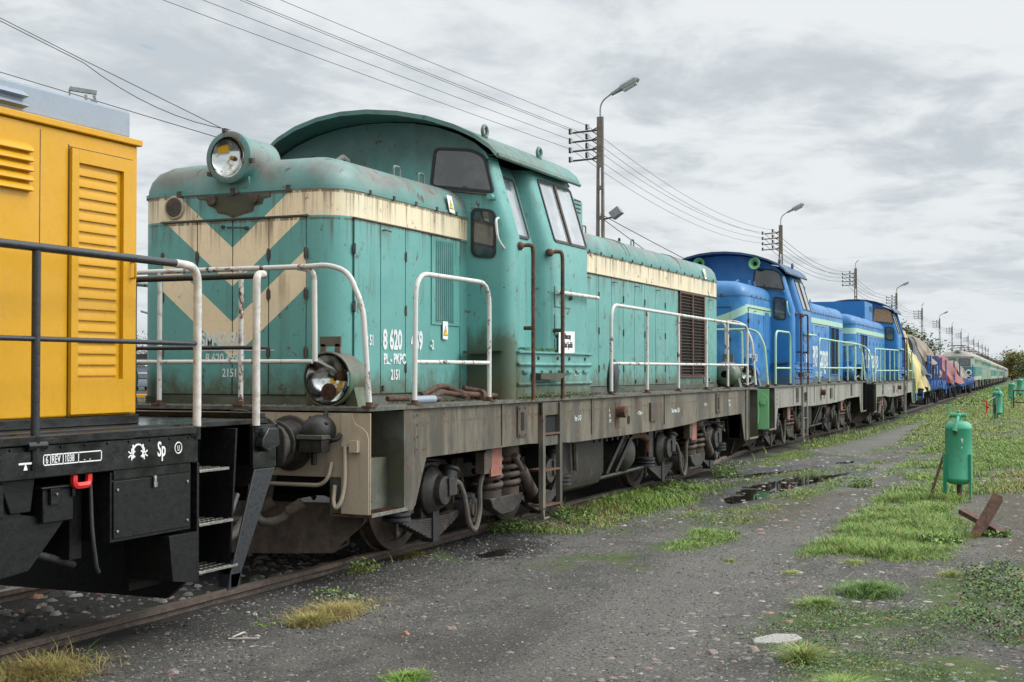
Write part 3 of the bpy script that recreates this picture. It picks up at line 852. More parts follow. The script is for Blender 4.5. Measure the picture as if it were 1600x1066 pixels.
    for sy in (-1, 1):
        top = [(V(y), sy * abs(y), .60 if abs(y) > 1.2 else .58) for y, z in prof]; bot = [(V(y) - sg * .06, sy * abs(y), min(z, .57)) for y, z in prof]
        pw.loft([top, bot], False)
        top2 = [(a + sg * .015, b_, z_) for a, b_, z_ in top]; bot2 = [(a + sg * .015, b_, z_) for a, b_, z_ in bot]
        pw.loft([bot2, top2], False)
        pw.loft([bot, bot2], False); pw.loft([top2, top], False)
        pw.mat(1).prism([(x + sg * .2, .8), (x + sg * .3, .8), (x + sg * .12, .3), (x + sg * .07, .3)], 'y', sy * .5, sy * .56)
        pw.prism([(x + sg * .25, .8), (x + sg * .35, .8), (x + sg * .27, .45), (x + sg * .2, .45)], 'y', sy * 1.1, sy * 1.14); pw.mat(0)
        pw.mat(1).tube([(V(1.3) + sg * .03, sy * 1.25, .5), (V(1.3) + sg * .1, sy * 1.2, .25), (V(1.2), sy * 1.12, .19)], .02, 6).mat(0)
    pw.build('snow_plough', root, smooth=30)


def deck_lamp(root, c, x, y, sg):
    h = MB(c['lampbody'], 'iron')
    h.lathe([(0.207, 0), (0.217, .0), (0.223, .015), (0.223, .035), (0.212, .04), (0.212, .24), (0.196, .30), (0.159, .335), (.06, .35)], (x, y, 1.56), (sg, 0, 0), 28, cap=False)
    for k in (-1, 1): h.prism([(y + k * .17, 1.50), (y + k * .20, 1.50), (y + k * .24, 1.345), (y + k * .12, 1.345)], 'x', x + sg * .08, x + sg * .24)
    h.mat(1)
    o = h.build('deck_lamp', root, smooth=35)
    rf = MB('chrome', 'amber', 'rusty')
    rf.lathe([(.19 * k_ / 12, .004 + .13 * (1 - (k_ / 12) ** 2)) for k_ in range(12, 0, -1)], (x, y, 1.56), (sg, 0, 0), 28, cap=False)
    rf.mat(2).lathe([(.03, .01), (.07, .012), (.07, .02), (.02, .02)], (x, y - .01, 1.46), (sg, 0, 0), 18)
    rf.mat(2).lathe([(.035, .06), (.04, .12)], (x, y - .07, 1.585), (sg, 0, 0), 14)
    rf.build('reflector', o, smooth=50)
    ln = MB('lens'); ln.lathe([(.192, .002), (.12, -.008), (.05, -.012)], (x, y, 1.56), (sg, 0, 0), 28); ln.build('lens', o, smooth=60)
    br = MB(c['lampbody'], 'rustred')
    for k in (-.06, .07): br.prism([(y + k - .03, 1.74), (y + k + .03, 1.74), (y + k + .02, 1.84), (y + k - .02, 1.84)], 'x', x + sg * .06, x + sg * .085)
    br.box(x + sg * .06, x + sg * .08, y - .09, y + .10, 1.82, 1.90)
    br.build('disc_bracket', o)
    return o


def locomotive(name, label, c, X0, Y0, hd, rev=False):
    root = thing(name, label, 'locomotive', (X0, Y0, 0), hd, c.get('group'))
    if rev:
        root.location = (X0 + math.cos(hd) * LEN, Y0 + math.sin(hd) * LEN, 0); root.rotation_euler = (0, 0, hd + math.pi)
    vis = 1 if rev else -1       # side turned to the camera
    w = 1.03
    # --- hoods
    if c.get('short_hood', True):
        hood(root, 'short_hood', .48, 2.98, w, 3.135, 3.49, c['hood1'], c['roof'])
    hood(root, 'long_hood', 13.05, 5.25, w, 3.085, 3.44, c['hood2'], c['roof'], hatch=(.30, .62, .64))
    d1, d2 = c['hood1'], c['hood2']
    for sy in (-1, 1):
        for a, b_, h in ((.71, 1.17, -1), (1.17, 1.635, None), (1.635, 2.10, -1)):
            side_door(root, d1, a, b_, w, 1.43, 2.895, sy, h)
        # louvred door at the cab end of the short hood
        v = MB(d1, 'seal', c['vent'])
        v.box(2.17, 2.78, sy * w, sy * (w + .012), 2.06, 2.89)
        v.mat(2).box(2.235, 2.645, sy * w, sy * (w + .0135), 2.08, 2.87)
        for k in range(9): v.cyl((2.27 + k * .042, sy * (w + .010), 2.10), (2.27 + k * .042, sy * (w + .010), 2.85), .016, n=8)
        v.mat(1).box(2.10, 2.106, sy * w, sy * (w + .004), 1.43, 2.9); v.box(2.80, 2.806, sy * w, sy * (w + .004), 1.43, 2.9)
        v.build('louvred_panel', root, smooth=40)
        seams = c['seams']
        for i in range(len(seams) - 1):
            a, b_ = seams[i], seams[i + 1]
            if (a, b_) == c['grille']:
                grille(root, a + .02, b_ - .02, w, 1.52, 2.82, sy, c.get('louv', 'louvre'), c.get('louvf', 'rusty'))
            else:
                side_door(root, d2, a, b_, w, 1.43, 2.815, sy, (-1 if i % 2 else None))
    for a, b_, h in ((-.722, -.36, -1), (-.36, 0, -1), (0, .36, 1), (.36, .722, 1)): end_door(root, d1, a, b_, .48, 1.43, 2.90, 1, h)
    for a, b_, h in ((-.722, 0, -1), (0, .722, 1)): end_door(root, d2, a, b_, 13.05, 1.43, 2.80, -1, h)
    lt = MB('iron'); lt.tube([(.47, -.14, 2.83), (.43, -.14, 2.83), (.43, .03, 2.84), (.47, .03, 2.84)], .008, 6); lt.ball((.455, .09, 2.85), .018); lt.ball((.455, -.15, 2.83), .018)
    lt.build('door_latch', root)
    # gutter lip above the doors
    gl = MB('mossgrey')
    gl.box(.457, .48, -.74, .74, 2.905, 2.92)
    for sy in (-1, 1): gl.box(.7, 2.8, sy * w, sy * (w + .022), 2.90, 2.912); gl.box(5.3, 12.85, sy * w, sy * (w + .022), 2.822, 2.834)
    gl.build('drip_strips', root)
    cab(root, c, 2.97, 5.26)
    # roof fittings
    for xx in (1.9, 2.4, 7.0, 9.0):
        for sy in (-1, 1):
            zz = 3.44 if xx < 3 else 3.39
            rf = MB(c['roof']); rf.tube(smoothpath([(xx, sy * .78, zz - .05), (xx, sy * .78, zz + .08), (xx + .12, sy * .78, zz + .08), (xx + .12, sy * .78, zz - .05)], .03), .011, 6); rf.build('roof_loop', root, smooth=50)
    rf = MB(c['roof']); rf.tube([(.95, -.72, 3.42), (1.0, -.76, 3.47), (1.12, -.74, 3.45)], .025, 6)
    rf.build('roof_hook', root, smooth=40)
    rf = MB(c['roof']); rf.cyl((10.9, 0, 3.43), (10.9, 0, 3.50), .25, n=20); rf.build('roof_cap', root, smooth=40)
    if c.get('ventbox', True):
        vb = MB(c['body'], 'seal')
        vb.prism([(-.95, 3.1), (-1.28, 3.1), (-1.28, 3.58), (-1.18, 3.64), (-.95, 3.64)], 'x', 5.27, 5.62)
        vb.mat(1)
        for k in range(4): vb.box(5.34, 5.56, -1.281, -1.286, 3.44 + k * .045, 3.455 + k * .045)
        vb.build('vent_box', root, bevel=.01)
    # --- frame
    dk = MB('deck', c['sole'])
    dk.box(0, LEN, -1.585, 1.585, 1.315, 1.345)
    dk.mat(1)
    dk.build('running_deck', root)
    for sy in (-1, 1):
        g = MB(c['sole'], 'void', 'gearbrown', 'rusty', 'steel')
        post = [(.60, 1.313), (.60, .50), (.76, .47), (.84, .52), (1.04, .90)]
        prof = post + [(3.3, .90), (4.15, .87), (4.6, .85), (7.3, .85), (8.4, .86), (9.4, .88), (9.9, .915), (12.35, .93)] + [(12.55, .52), (12.63, .47), (12.79, .50), (12.79, 1.313)]
        ya, yb = sy * 1.535, sy * 1.55
        g.prism(prof, 'y', ya, yb)
        g.mat(0)
        for a in (.60, 12.62):   # box posts by the step wells
            g.prism([(a, 1.312), (a, .49), (a + .17, .49), (a + .17, 1.312)], 'y', sy * 1.551, sy * 1.568)
        g.box(1.0, 12.4, sy * 1.50, sy * 1.565, .895, .90) if False else None
        for xx in (2.62, 5.15, 8.0): g.box(xx, xx + .02, sy * 1.55, sy * 1.562, .92, 1.31)
        # jacking slots
        for xx in (3.0, 10.7):
            g.mat(2).box(xx, xx + .22, sy * 1.551, sy * 1.566, .98, 1.28); g.mat(1).box(xx + .07, xx + .15, sy * 1.566, sy * 1.569, 1.04, 1.22)
            g.mat(2)
            for q in (1.0, 1.26): g.cyl((xx + .04, sy * 1.566, q), (xx + .04, sy * 1.576, q), .012, n=6); g.cyl((xx + .18, sy * 1.566, q), (xx + .18, sy * 1.576, q), .012, n=6)
        g.mat(1).cyl((6.5, sy * 1.551, 1.03), (6.5, sy * 1.555, 1.03), .055, n=14)
        g.mat(3).cyl((6.08, sy * 1.55, 1.14), (6.08, sy * 1.66, 1.14), .07, n=14); g.box(6.0, 6.16, sy * 1.551, sy * 1.555, .95, 1.25)
        g.mat(2).box(7.35, 7.62, sy * 1.551, sy * 1.575, .98, 1.22)
        for q in (.98, 1.08, 1.18, 1.26): g.mat(3).cyl((.83, sy * 1.568, q), (.83, sy * 1.576, q), .012, n=6); 
        g.build('side_sill', root, smooth=0, bevel=.003)
        ld = MB(c['sole'], 'rusty', 'void')
        for a in (3.57, 4.05): ld.box(a, a + .07, sy * 1.552, sy * 1.60, .22, 1.30)
        ld.box(3.57, 4.12, sy * 1.56, sy * 1.58, 1.17, 1.30)
        ld.mat(2).box(3.64, 4.05, sy * 1.551, sy * 1.556, .88, 1.17)
        for q in (.97, .60, .24): ld.mat(1).box(3.64, 4.05, sy * 1.40, sy * 1.60, q, q + .02)
        ld.mat(0).box(3.64, 4.05, sy * 1.56, sy * 1.58, .86, .96)
        ld.mat(0).prism([(3.57, .24), (3.60, .12), (3.75, .12), (3.75, .14), (3.62, .14), (3.62, .24)], 'y', sy * 1.57, sy * 1.60)
        ld.build('cab_steps', root, bevel=.003)
    # front and rear ends
    cf = dict(c); cf['panel'] = c['panel1']; frame_end(root, cf, 0.0, 1, True)
    cr = dict(c); cr['panel'] = c['panel2']; frame_end(root, cr, LEN, -1, False)
    deck_lamp(root, c, .12, -1.13, 1); deck_lamp(root, c, .12, 1.13, 1)
    deck_lamp(root, c, LEN - .12, -1.13, -1); deck_lamp(root, c, LEN - .12, 1.13, -1)
    # big nose lamp
    if c.get('noselamp', True):
        h = MB(c['hood_lamp'], 'iron')
        h.lathe([(.172, -.01), (.20, -.012), (.222, 0), (.222, .04), (.205, .045), (.215, .06), (.215, .10), (.20, .11), (.20, .50), (.17, .54), (.0, .55)], (.40, 0, 3.43), (1, 0, 0), 36, cap=False)
        h.prism([(-.17, 3.14), (-.15, 3.27), (.15, 3.27), (.17, 3.14)], 'x', .475, .62)
        h.mat(1)
        for a in (80, 190, 325): h.obox((.41, .232 * math.cos(R(a)), 3.43 + .232 * math.sin(R(a))), (.02, 0, 0), (0, .018, 0), (0, 0, .018))
        o = h.build('headlamp', root, smooth=35)
        rfl = MB('chrome', 'amber')
        rfl.lathe([(.172, .006), (.155, .025), (.11, .05), (.05, .066), (.012, .068)], (.40, 0, 3.43), (1, 0, 0), 30, cap=False); rfl.mat(1).ball((.45, 0, 3.43), .02)
        rfl.build('reflector', o, smooth=60)
        ln = MB('lens'); ln.lathe([(.175, 0), (.12, -.016), (.05, -.024)], (.40, 0, 3.43), (1, 0, 0), 30); ln.build('lens', o, smooth=60)
    # --- handrails
    m = c['rail']
    for x, sg in ((.04, 1), (LEN - .04, -1)):
        mm = m if x < 1 else c['rail2']
        rail_tube(root, [(x, -1.56, 1.345), (x, -1.50, 2.12), (x, -1.37, 2.40), (x, -1.18, 2.46), (x, -1.02, 2.45), (x, 1.02, 2.45), (x, 1.18, 2.46), (x, 1.37, 2.40), (x, 1.50, 2.12), (x, 1.56, 1.345)], mm, 'end_handrail', bend=.1,
                  posts=[((x, -.38, 1.345), (x, -.38, 2.45)), ((x, .42, 1.345), (x, .42, 2.45))], mid=[((x, -1.05, 1.70), (x, 1.05, 1.70))])
        for sy in (-1, 1): b = MB(mm); b.tube(smoothpath([(x + sg * .02, sy * .90, 2.445), (x + sg * .02, sy * 1.05, 2.42), (x + sg * .02, sy * 1.06, 1.70)], .09), .022, 8); b.build('end_rail_drop', root, smooth=50)
    for sy in (-1, 1):
        y = sy * 1.55
        rail_tube(root, [(.82, y, 1.345), (.84, y, 2.44), (2.34, y, 2.44), (2.34, y, 1.345)], m, 'side_handrail', bend=.22, mid=[((.83, y, 1.70), (2.34, y, 1.70))])
        rail_tube(root, [(5.86, y, 1.345), (5.86, y, 2.40), (12.78, y, 2.36), (12.78, y, 1.345)], c['rail2'], 'side_handrail', bend=.2, posts=[((xx, y, 1.345), (xx, y, 2.37)) for xx in (7.27, 8.7, 10.19, 11.46)], mid=[((5.86, y, 1.71), (12.78, y, 1.71))])
    # --- running gear and tanks
    bogie(root, 3.13); bogie(root, 10.27)
    tk = MB('gear', 'geardark', 'gearbrown')
    tk.loft([[(x, y, z) for y, z in ((-1.28, .85), (-1.28, .42), (-1.22, .28), (-1.08, .22), (1.08, .22), (1.22, .28), (1.28, .42), (1.28, .85))] for x in (4.75, 6.35)], False)
    for x in (4.75, 6.35): tk.prism([(-1.28, .85), (-1.28, .42), (-1.22, .28), (-1.08, .22), (1.08, .22), (1.22, .28), (1.28, .42), (1.28, .85)], 'x', x - .004, x + .004)
    for sy in (-1, 1):
        for x in (6.75, 7.1):
            tk.mat(1).bar((x, sy * 1.42, .86), (x - .36, sy * 1.30, .38), .035, .045)
        tk.mat(1)
        for k in range(8): tk.cyl((5.5 + k * .2, sy * 1.47, .80), (5.5 + k * .2, sy * 1.47, .86), .02, n=6)
    tk.mat(0)
    for x in (5.2,): tk.mat(2).tube([(x, -1.33, .85), (x, -1.34, .72), (x + .02, -1.34, .5)], .035, 8)
    tk.build('fuel_tank', root, smooth=40)
    ar = MB('gear', 'geardark')
    ar.lathe([(.02, -.06), (.14, -.04), (.23, .03), (.25, .10), (.25, 2.45), (.23, 2.52), (.1, 2.58)], (7.35, -1.28, .58), (0, 1, 0), 24)
    for y in (-.9, .9): ar.mat(1).box(7.30, 7.40, y, y + .05, .55, .9)
    ar.build('air_reservoir', root, smooth=40)
    pp = MB('rusty', 'geardark')
    pp.tube(smoothpath([(7.0, -1.3, .80), (7.7, -1.33, .80), (7.95, -1.34, .72), (7.95, -1.34, .56)], .12), .05, 9)
    pp.mat(1).tube([(4.5, -1.2, .30), (8.6, -1.2, .34)], .025, 6); pp.box(4.2, 4.35, -1.3, -1.15, .3, .9); pp.box(8.3, 8.5, -1.25, -1.0, .35, .9)
    pp.build('pipework', root, smooth=50)
    ub = MB('void'); ub.box(.3, LEN - .3, -.9, .9, .80, 1.31)
    ub.build('underframe', root)
    return root, vis


SEAMS = (5.32, 5.85, 6.36, 6.87, 7.37, 7.85, 8.33, 8.79, 9.30, 9.78, 10.47, 11.95, 12.23, 12.62)
G = (10.47, 11.95)
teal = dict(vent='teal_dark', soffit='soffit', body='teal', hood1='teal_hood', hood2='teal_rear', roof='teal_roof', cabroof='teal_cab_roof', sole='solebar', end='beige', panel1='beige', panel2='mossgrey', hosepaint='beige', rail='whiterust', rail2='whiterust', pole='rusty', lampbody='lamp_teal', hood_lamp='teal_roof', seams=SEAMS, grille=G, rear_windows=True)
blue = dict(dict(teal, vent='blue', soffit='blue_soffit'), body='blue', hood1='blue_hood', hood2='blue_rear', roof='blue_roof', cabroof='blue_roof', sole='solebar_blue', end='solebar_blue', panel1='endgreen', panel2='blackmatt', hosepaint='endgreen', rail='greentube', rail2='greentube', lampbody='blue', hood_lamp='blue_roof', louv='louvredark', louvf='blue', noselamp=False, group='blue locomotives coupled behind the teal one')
LX = 9.157
loco1, _ = locomotive('diesel_locomotive', 'weathered teal diesel locomotive with cream chevron stripes on its nose', teal, LX, 0, 0)
# ------------------------------------------------------------------ lettering on the teal locomotive
RY = (R(90), 0, 0); RX = (R(90), 0, R(-90))


def side_text(root, body, name, x, z, size, y=-1.0465, **k):
    return text(body, name, root, (x, y, z), RY, size, **k)


def nose_text(root, body, name, y, z, size, x=.4665, **k):
    return text(body, name, root, (x, y, z), RX, size, **k)


nose_text(loco1, 'SM42-941', 'number_lettering', .325, 1.835, .163, bold=.006, sx=.72)
b = MB('letter'); b.box(.4655, .467, -.42, .35, 1.795, 1.802); b.build('number_rule', loco1)
nose_text(loco1, '8 620 459-2', 'number_lettering', .27, 1.70, .105, bold=.0015, sx=.78)
nose_text(loco1, '2151', 'number_lettering', .10, 1.575, .10, bold=.0015, sx=.78)
side_text(loco1, '98 51', 'number_lettering', .865, 1.845, .125, bold=.004, sx=.62)
side_text(loco1, '8 620', 'number_lettering', 1.205, 1.82, .235, bold=.009, sx=.66)
side_text(loco1, '459', 'number_lettering', 1.735, 1.82, .235, bold=.009, sx=.66)
side_text(loco1, '-2', 'number_lettering', 2.13, 1.83, .12, bold=.003, sx=.75)
side_text(loco1, 'PL - PKPC', 'number_lettering', 1.215, 1.69, .125, bold=.004, sx=.78)
b = MB('letter'); b.box(1.215, 1.35, -1.0465, -1.0455, 1.683, 1.69); b.build('number_rule', loco1)
side_text(loco1, '2151', 'number_lettering', 1.35, 1.55, .125, bold=.004, sx=.70)
side_text(loco1, 'Ham. O-GP', 'small_lettering', 4.62, 1.08, .085, y=-1.5515, sx=.5)
side_text(loco1, '\u2022-7.98m-\u2022', 'small_lettering', 6.85, 1.075, .07, y=-1.5515, sx=.8)
side_text(loco1, 'Masa własna 70,0 t', 'small_lettering', 8.35, 1.06, .085, y=-1.5515, sx=.62)
side_text(loco1, 'Ø 1,10m', 'small_lettering', 10.05, 1.11, .06, y=-1.5515, sx=.62)
side_text(loco1, 'REW\n12.04', 'small_lettering', 11.5, 1.13, .06, y=-1.5515, sx=.8)
side_text(loco1, 'R\n90\nD+E', 'small_lettering', 5.78, 1.14, .06, y=-1.5515, sx=.62)
side_text(loco1, 'Nap. bat. 96 V', 'small_lettering', 4.72, 1.57, .07, y=-1.5075, sx=.5)


def warning(root, x, z, y=-1.046, s=1.0):
    b = MB('white', 'signyellow', 'ink'); b.box(x - .055 * s, x + .055 * s, y, y - .003, z - .085 * s, z + .085 * s)
    b.mat(2).prism([(x - .045 * s, z - .05 * s), (x + .045 * s, z - .05 * s), (x, z + .045 * s)], 'y', y - .0032, y - .0045)
    b.mat(1).prism([(x - .035 * s, z - .043 * s), (x + .035 * s, z - .043 * s), (x, z + .032 * s)], 'y', y - .0046, y - .006)
    b.mat(2).prism([(x + .006 * s, z + .012 * s), (x - .008 * s, z - .012 * s), (x, z - .012 * s), (x - .004 * s, z - .034 * s), (x + .009 * s, z - .006 * s), (x, z - .006 * s)], 'y', y - .0062, y - .007)
    return b.build('warning_plate', root)


warning(loco1, 2.44, 2.01, -1.048)
wp = warning(loco1, 2.56, 0, 0, 1.0); wp.location = (0, -1.046, 3.225); wp.rotation_euler = (R(-12), 0, 0)
wp = warning(loco1, 12.0, 0, 0, 1.0); wp.location = (0, -1.046, 3.17); wp.rotation_euler = (R(-12), 0, 0)
b = MB('white'); b.obox((4.42, -1.535, 1.93), (.24, 0, .006), (0, .003, 0), (.002, 0, .115)); sg_ = b.build('notice_board', loco1)
text('Północny\nZakład Spółki', 'notice_lettering', sg_, (4.42, -1.5405, 1.965), RY, .092, m='ink', sx=.68, align='CENTER', bold=.001)
# nose details: corroded patch with two studs, round blanked socket
b = MB('mossgrey', 'rusty')
prof = [(-.36, 3.125), (-.36, 3.09), (-.29, 3.08), (-.28, 3.04), (-.20, 3.03), (-.19, 2.985), (-.10, 2.97), (0, 2.945), (.08, 2.975), (.15, 2.985), (.17, 3.02), (.25, 3.05), (.27, 3.09), (.34, 3.10), (.36, 3.125)]
b.mat(1).prism([(y * 1.04, 3.125 + (z - 3.125) * 1.12) for y, z in prof], 'x', .477, .4785); b.mat(0).prism(prof, 'x', .4755, .4771)
b.build('corroded_patch', loco1)
for yy in (-.22, .20):
    b = MB('gearbrown'); b.prism(roundpoly([(yy - .04, 3.12), (yy + .04, 3.12), (yy + .035, 3.04), (yy - .035, 3.04)], .03), 'x', .44, .4754); b.build('lamp_lug', loco1, smooth=30)
b = MB('rusty', 'gearbrown', 'beige')
b.lathe([(.12, -.003), (.122, -.006), (.115, -.008)], (.48, .60, 3.04), (-1, 0, 0), 28)
b.mat(2).lathe([(.105, .006), (.10, .02), (.085, .022)], (.48, .60, 3.04), (-1, 0, 0), 24); b.mat(1).lathe([(.085, .02), (.08, .028), (.0, .03)], (.48, .60, 3.04), (-1, 0, 0), 24)
b.build('blanked_socket', loco1, smooth=40)
# oddments lying on the deck
ob = MB('rusty', 'greyroof', 'rubber')
ob.tube(smoothpath([(1.0, -1.2, 1.39), (1.55, -1.32, 1.385), (2.0, -1.24, 1.43), (2.25, -1.30, 1.40), (2.15, -1.42, 1.375)], .1), .024, 8)
ob.tube(smoothpath([(1.75, -1.15, 1.40), (2.05, -1.2, 1.50), (2.3, -1.30, 1.41), (2.9, -1.33, 1.385), (3.2, -1.40, 1.375)], .1), .027, 8)
ob.tube([(2.7, -1.12, 1.46), (3.25, -1.34, 1.385)], .022, 8); ob.cyl((2.62, -1.32, 1.39), (2.70, -1.32, 1.39), .055, n=10)
o = ob.build('old_hose', smooth=50, label='brown corroded hose lying coiled on the teal deck edge', category='hose'); o.location = (LX, 0, 0)
ob = MB('greyroof', 'rubber'); ob.cyl((1.12 + LX - .35, -1.50, 1.385), (1.12 + LX - .02, -1.53, 1.385), .034, n=14); ob.mat(1).cyl((1.12 + LX - .02, -1.53, 1.385), (1.12 + LX + .06, -1.535, 1.385), .026, n=12)
o = ob.build('hose_coupling', smooth=40, label='short grey pipe coupling beside the white rail foot on the deck', category='coupling'); o.location = (.12, .0, 0)
b = MB('rubber')
rings = []
for i, (z, wx, wy, dx) in enumerate([(1.36, .05, .05, 0), (1.42, .07, .06, .02), (1.52, .10, .07, .05), (1.62, .12, .06, .06), (1.70, .09, .05, .04), (1.76, .04, .03, .01)]):
    rings.append([(LX + 5.97 + dx + wx * math.cos(a) * (1 + .25 * math.sin(3 * a + i)), -1.52 + wy * math.sin(a) * (1 + .2 * math.sin(5 * a + i * 2)), z) for a in [2 * math.pi * k / 14 for k in range(14)]])
b.loft(rings, True, True, True); b.build('rag', smooth=60, label='black rag hanging on the white handrail post of the teal locomotive', category='rag')

# ------------------------------------------------------------------ the track curves gently left


KX = [-50, 0, 20, 22, 23.5, 25, 26.5, 28.5, 34, 40, 47, 54, 60, 4060]
KY = [0, 0, 0, .05, .17, .37, .50, .565, .61, .66, .78, 1.0, 1.225, 156.4]


def off(X): return float(np.interp(X, KX, KY))


def gz(X): return -.0042 * max(0.0, X - 30)


def place(X, L): return off(X), math.atan2(off(X + L) - off(X), L)


X2 = 25.91
y2, h2 = .543, .009
blue2 = dict(blue, rear_windows=True)
loco2, _ = locomotive('diesel_locomotive', 'blue diesel locomotive next behind the teal one with two green horns', blue2, X2, y2, h2)
side_text(loco2, '98 51 8 620 751-8', 'number_lettering', .75, 1.83, .22, sx=.44, bold=.003)
side_text(loco2, 'PKP', 'logo_lettering', 7.9, 1.76, .72, sx=.58, bold=.012)
side_text(loco2, 'cargo', 'logo_lettering', 8.82, 1.76, .84, sx=.72, bold=.014)
side_text(loco2, 'S E R V I C E', 'logo_lettering', 8.3, 1.50, .17, sx=1.0, bold=.003)
side_text(loco2, '98 PL\n2151', 'number_lettering', 4.45, 2.35, .15, y=-1.515, sx=.6)
b = MB('white')
for k in range(5): b.box(4.35, 4.75, -1.514, -1.516, 1.98 - k * .045, 2.005 - k * .045)
b.build('data_panel', loco2)
for x_ in (6.2, 7.6, 8.2): side_text(loco2, 'RPW\n07.12', 'small_lettering', x_, 1.12, .085, y=-1.5515, sx=.6)
for yy in (-.74, .47):
    hn = MB('endgreen', 'void')
    hn.lathe([(.03, .3), (.035, .12), (.07, .04), (.12, 0), (.125, .01), (.08, .06), (.04, .14), (.035, .3)], (2.62, yy, 3.97 if yy > 0 else 3.93), (1, 0, 0), 24, cap=False)
    hn.mat(1).cyl((2.72, yy, 3.97 if yy > 0 else 3.93), (2.75, yy, 3.97 if yy > 0 else 3.93), .05, n=16)
    hn.build('horn', loco2, smooth=50)
X3 = 40.24
y3, h3 = .58, .026
blue3 = dict(blue, frontglass='ply', ventbox=False)
loco3, _ = locomotive('diesel_locomotive', 'blue diesel locomotive with a boarded cab window beside yellow tarpaulin', blue3, X3, y3, h3, rev=True)
loco3.location.z = -.10; loco2.location.z = -.03
MT['ply2'] = MT['ply']
# on this reversed engine the near side is +y: cab faces away, boarded window looks along the long hood
RYB = (R(90), 0, R(180))
text('PKP cargo', 'logo_lettering', loco3, (11.2, 1.0465, 1.80), RYB, .85, sx=1.05, bold=.010)
text('S E R V I C E', 'logo_lettering', loco3, (9.2, 1.0465, 1.56), RYB, .15, sx=.9)
w_ = window(loco3, [(.62, 3.42), (.67, 3.90), (1.08, 3.86), (1.25, 3.78), (1.36, 3.34)], lambda y, z: (5.275, y, z), (1, 0, 0), .02, 'ply', name='boarded_window')
w_ = window(loco3, [(1.06, 2.78), (1.06, 3.24), (1.345, 3.2), (1.345, 2.74)], lambda y, z: (5.275, y, z), (1, 0, 0), .028, r=.08, name='low_end_window')
b = MB('blue', 'seal'); b.box(7.0, 9.1, -.9, .82, 3.2, 3.95); b.mat(1)
for k in range(6): b.box(7.15 + k * .14, 7.22 + k * .14, .82, .824, 3.66, 3.84)
b.build('cooling_box', loco3, bevel=.05)
for i, x_ in enumerate((11.0, 9.2, 8.4)): text('RPW', 'small_lettering', loco3, (x_, 1.5515, 1.08), RYB, .12, sx=.6)

# ------------------------------------------------------------------ yellow and black locomotive in front
yl = thing('yellow_locomotive', 'freshly painted yellow locomotive on black frame, left edge of the photo', 'locomotive', (0, 0, 0))
E0, B0 = 8.0, 6.86
bd = MB('yellow', 'seal')
bd.box(-4.2, B0, -1.2, 1.2, 1.36, 3.03)
body = bd.build('body', yl, bevel=.012)
b = MB('yellow'); b.box(-4.25, B0 + .02, -1.225, 1.225, 3.03, 3.07); b.build('gutter', yl, bevel=.006)
b = MB('greyroof'); b.box(-4.2, B0 - .03, -1.17, 1.17, 3.07, 3.25); b.build('roof_cowl', yl, bevel=.02)
b = MB('greyroof')
for k in range(2): b.prism([(-1.17, 3.10 + k * .055), (-1.215, 3.11 + k * .055), (-1.17, 3.145 + k * .055)], 'x', 4.2, 5.9)
b.build('roof_louvres', yl)
b = MB('yellow')
for k in range(5): b.prism([(-1.20, 2.63 + k * .055), (-1.24, 2.635 + k * .055), (-1.225, 2.665 + k * .055), (-1.20, 2.682 + k * .055)], 'x', 4.4, 5.92)
b.build('side_louvres', yl, bevel=.004)
b = MB('yellow', 'seal', 'yellow')     # end panel with its tall louvred recess
b.box(6.24, 6.30, -1.2, -1.225, 1.375, 2.93); b.box(6.70, 6.81, -1.2, -1.225, 1.375, 2.93)
b.box(6.30, 6.70, -1.2, -1.225, 2.85, 2.93); b.box(6.30, 6.70, -1.2, -1.225, 1.375, 1.58)
b.mat(1).box(6.232, 6.238, -1.2, -1.203, 1.36, 2.95); b.box(6.0, 6.005, -1.2, -1.202, 1.36, 3.0); b.box(6.24, 6.81, -1.2, -1.203, 2.935, 2.94)
dp = b.build('louvred_door', yl, bevel=.006)
b = MB('yellow')
for k in range(19):
    z = 1.60 + k * .0655
    b.prism([(-1.201, z), (-1.212, z - .001), (-1.213, z + .008), (-1.203, z + .045), (-1.201, z + .045)], 'x', 6.305, 6.66)
b.build('louvres', dp, bevel=.002)
b = MB('yellow'); b.tube(smoothpath([(6.77, -1.225, 2.30), (6.77, -1.26, 2.30), (6.77, -1.26, 2.20), (6.77, -1.225, 2.20)], .03), .008, 8); b.build('door_handle', dp, smooth=50)
b = MB('black')
b.box(-4.2, B0 + .01, -1.215, 1.215, 1.30, 1.36)
b.box(-5, E0, -1.42, 1.42, 1.262, 1.30)
b.box(-5, 7.05, -1.52, -1.40, 1.235, 1.285); b.box(-5, 7.05, 1.40, 1.52, 1.235, 1.285)
b.box(7.95, 8.0, -1.40, 1.40, 1.30, 1.34)
b.build('running_plate', yl, bevel=.006)
for sy in (-1, 1):
    b = MB('black'); b.box(-5, 7.09, sy * 1.46, sy * 1.50, 1.055, 1.233); b.build('sole_beam', yl, bevel=.006)
yb = lambda s_, x, z, size, **k: text(s_, 'sole_lettering', yl, (x, -1.5015, z), RY, size, m='white', **k)
b = MB('white')
x0, x1, z0, z1 = 5.71, 6.18, 1.12, 1.18
for q in ((x0, x1, z0, z0 + .006), (x0, x1, z1 - .006, z1), (x0, x0 + .006, z0, z1), (x1 - .006, x1, z0, z1), (5.765, 5.77, z0, z1), (5.862, 5.867, z0, z1), (5.985, 5.99, z0, z1)): b.box(q[0], q[1], -1.5, -1.502, q[2], q[3])
b.box(5.53, 5.63, -1.5, -1.502, 1.135, 1.145); b.prism([(5.565, 1.105), (5.595, 1.105), (5.583, 1.135), (5.577, 1.135)], 'y', -1.5, -1.502)
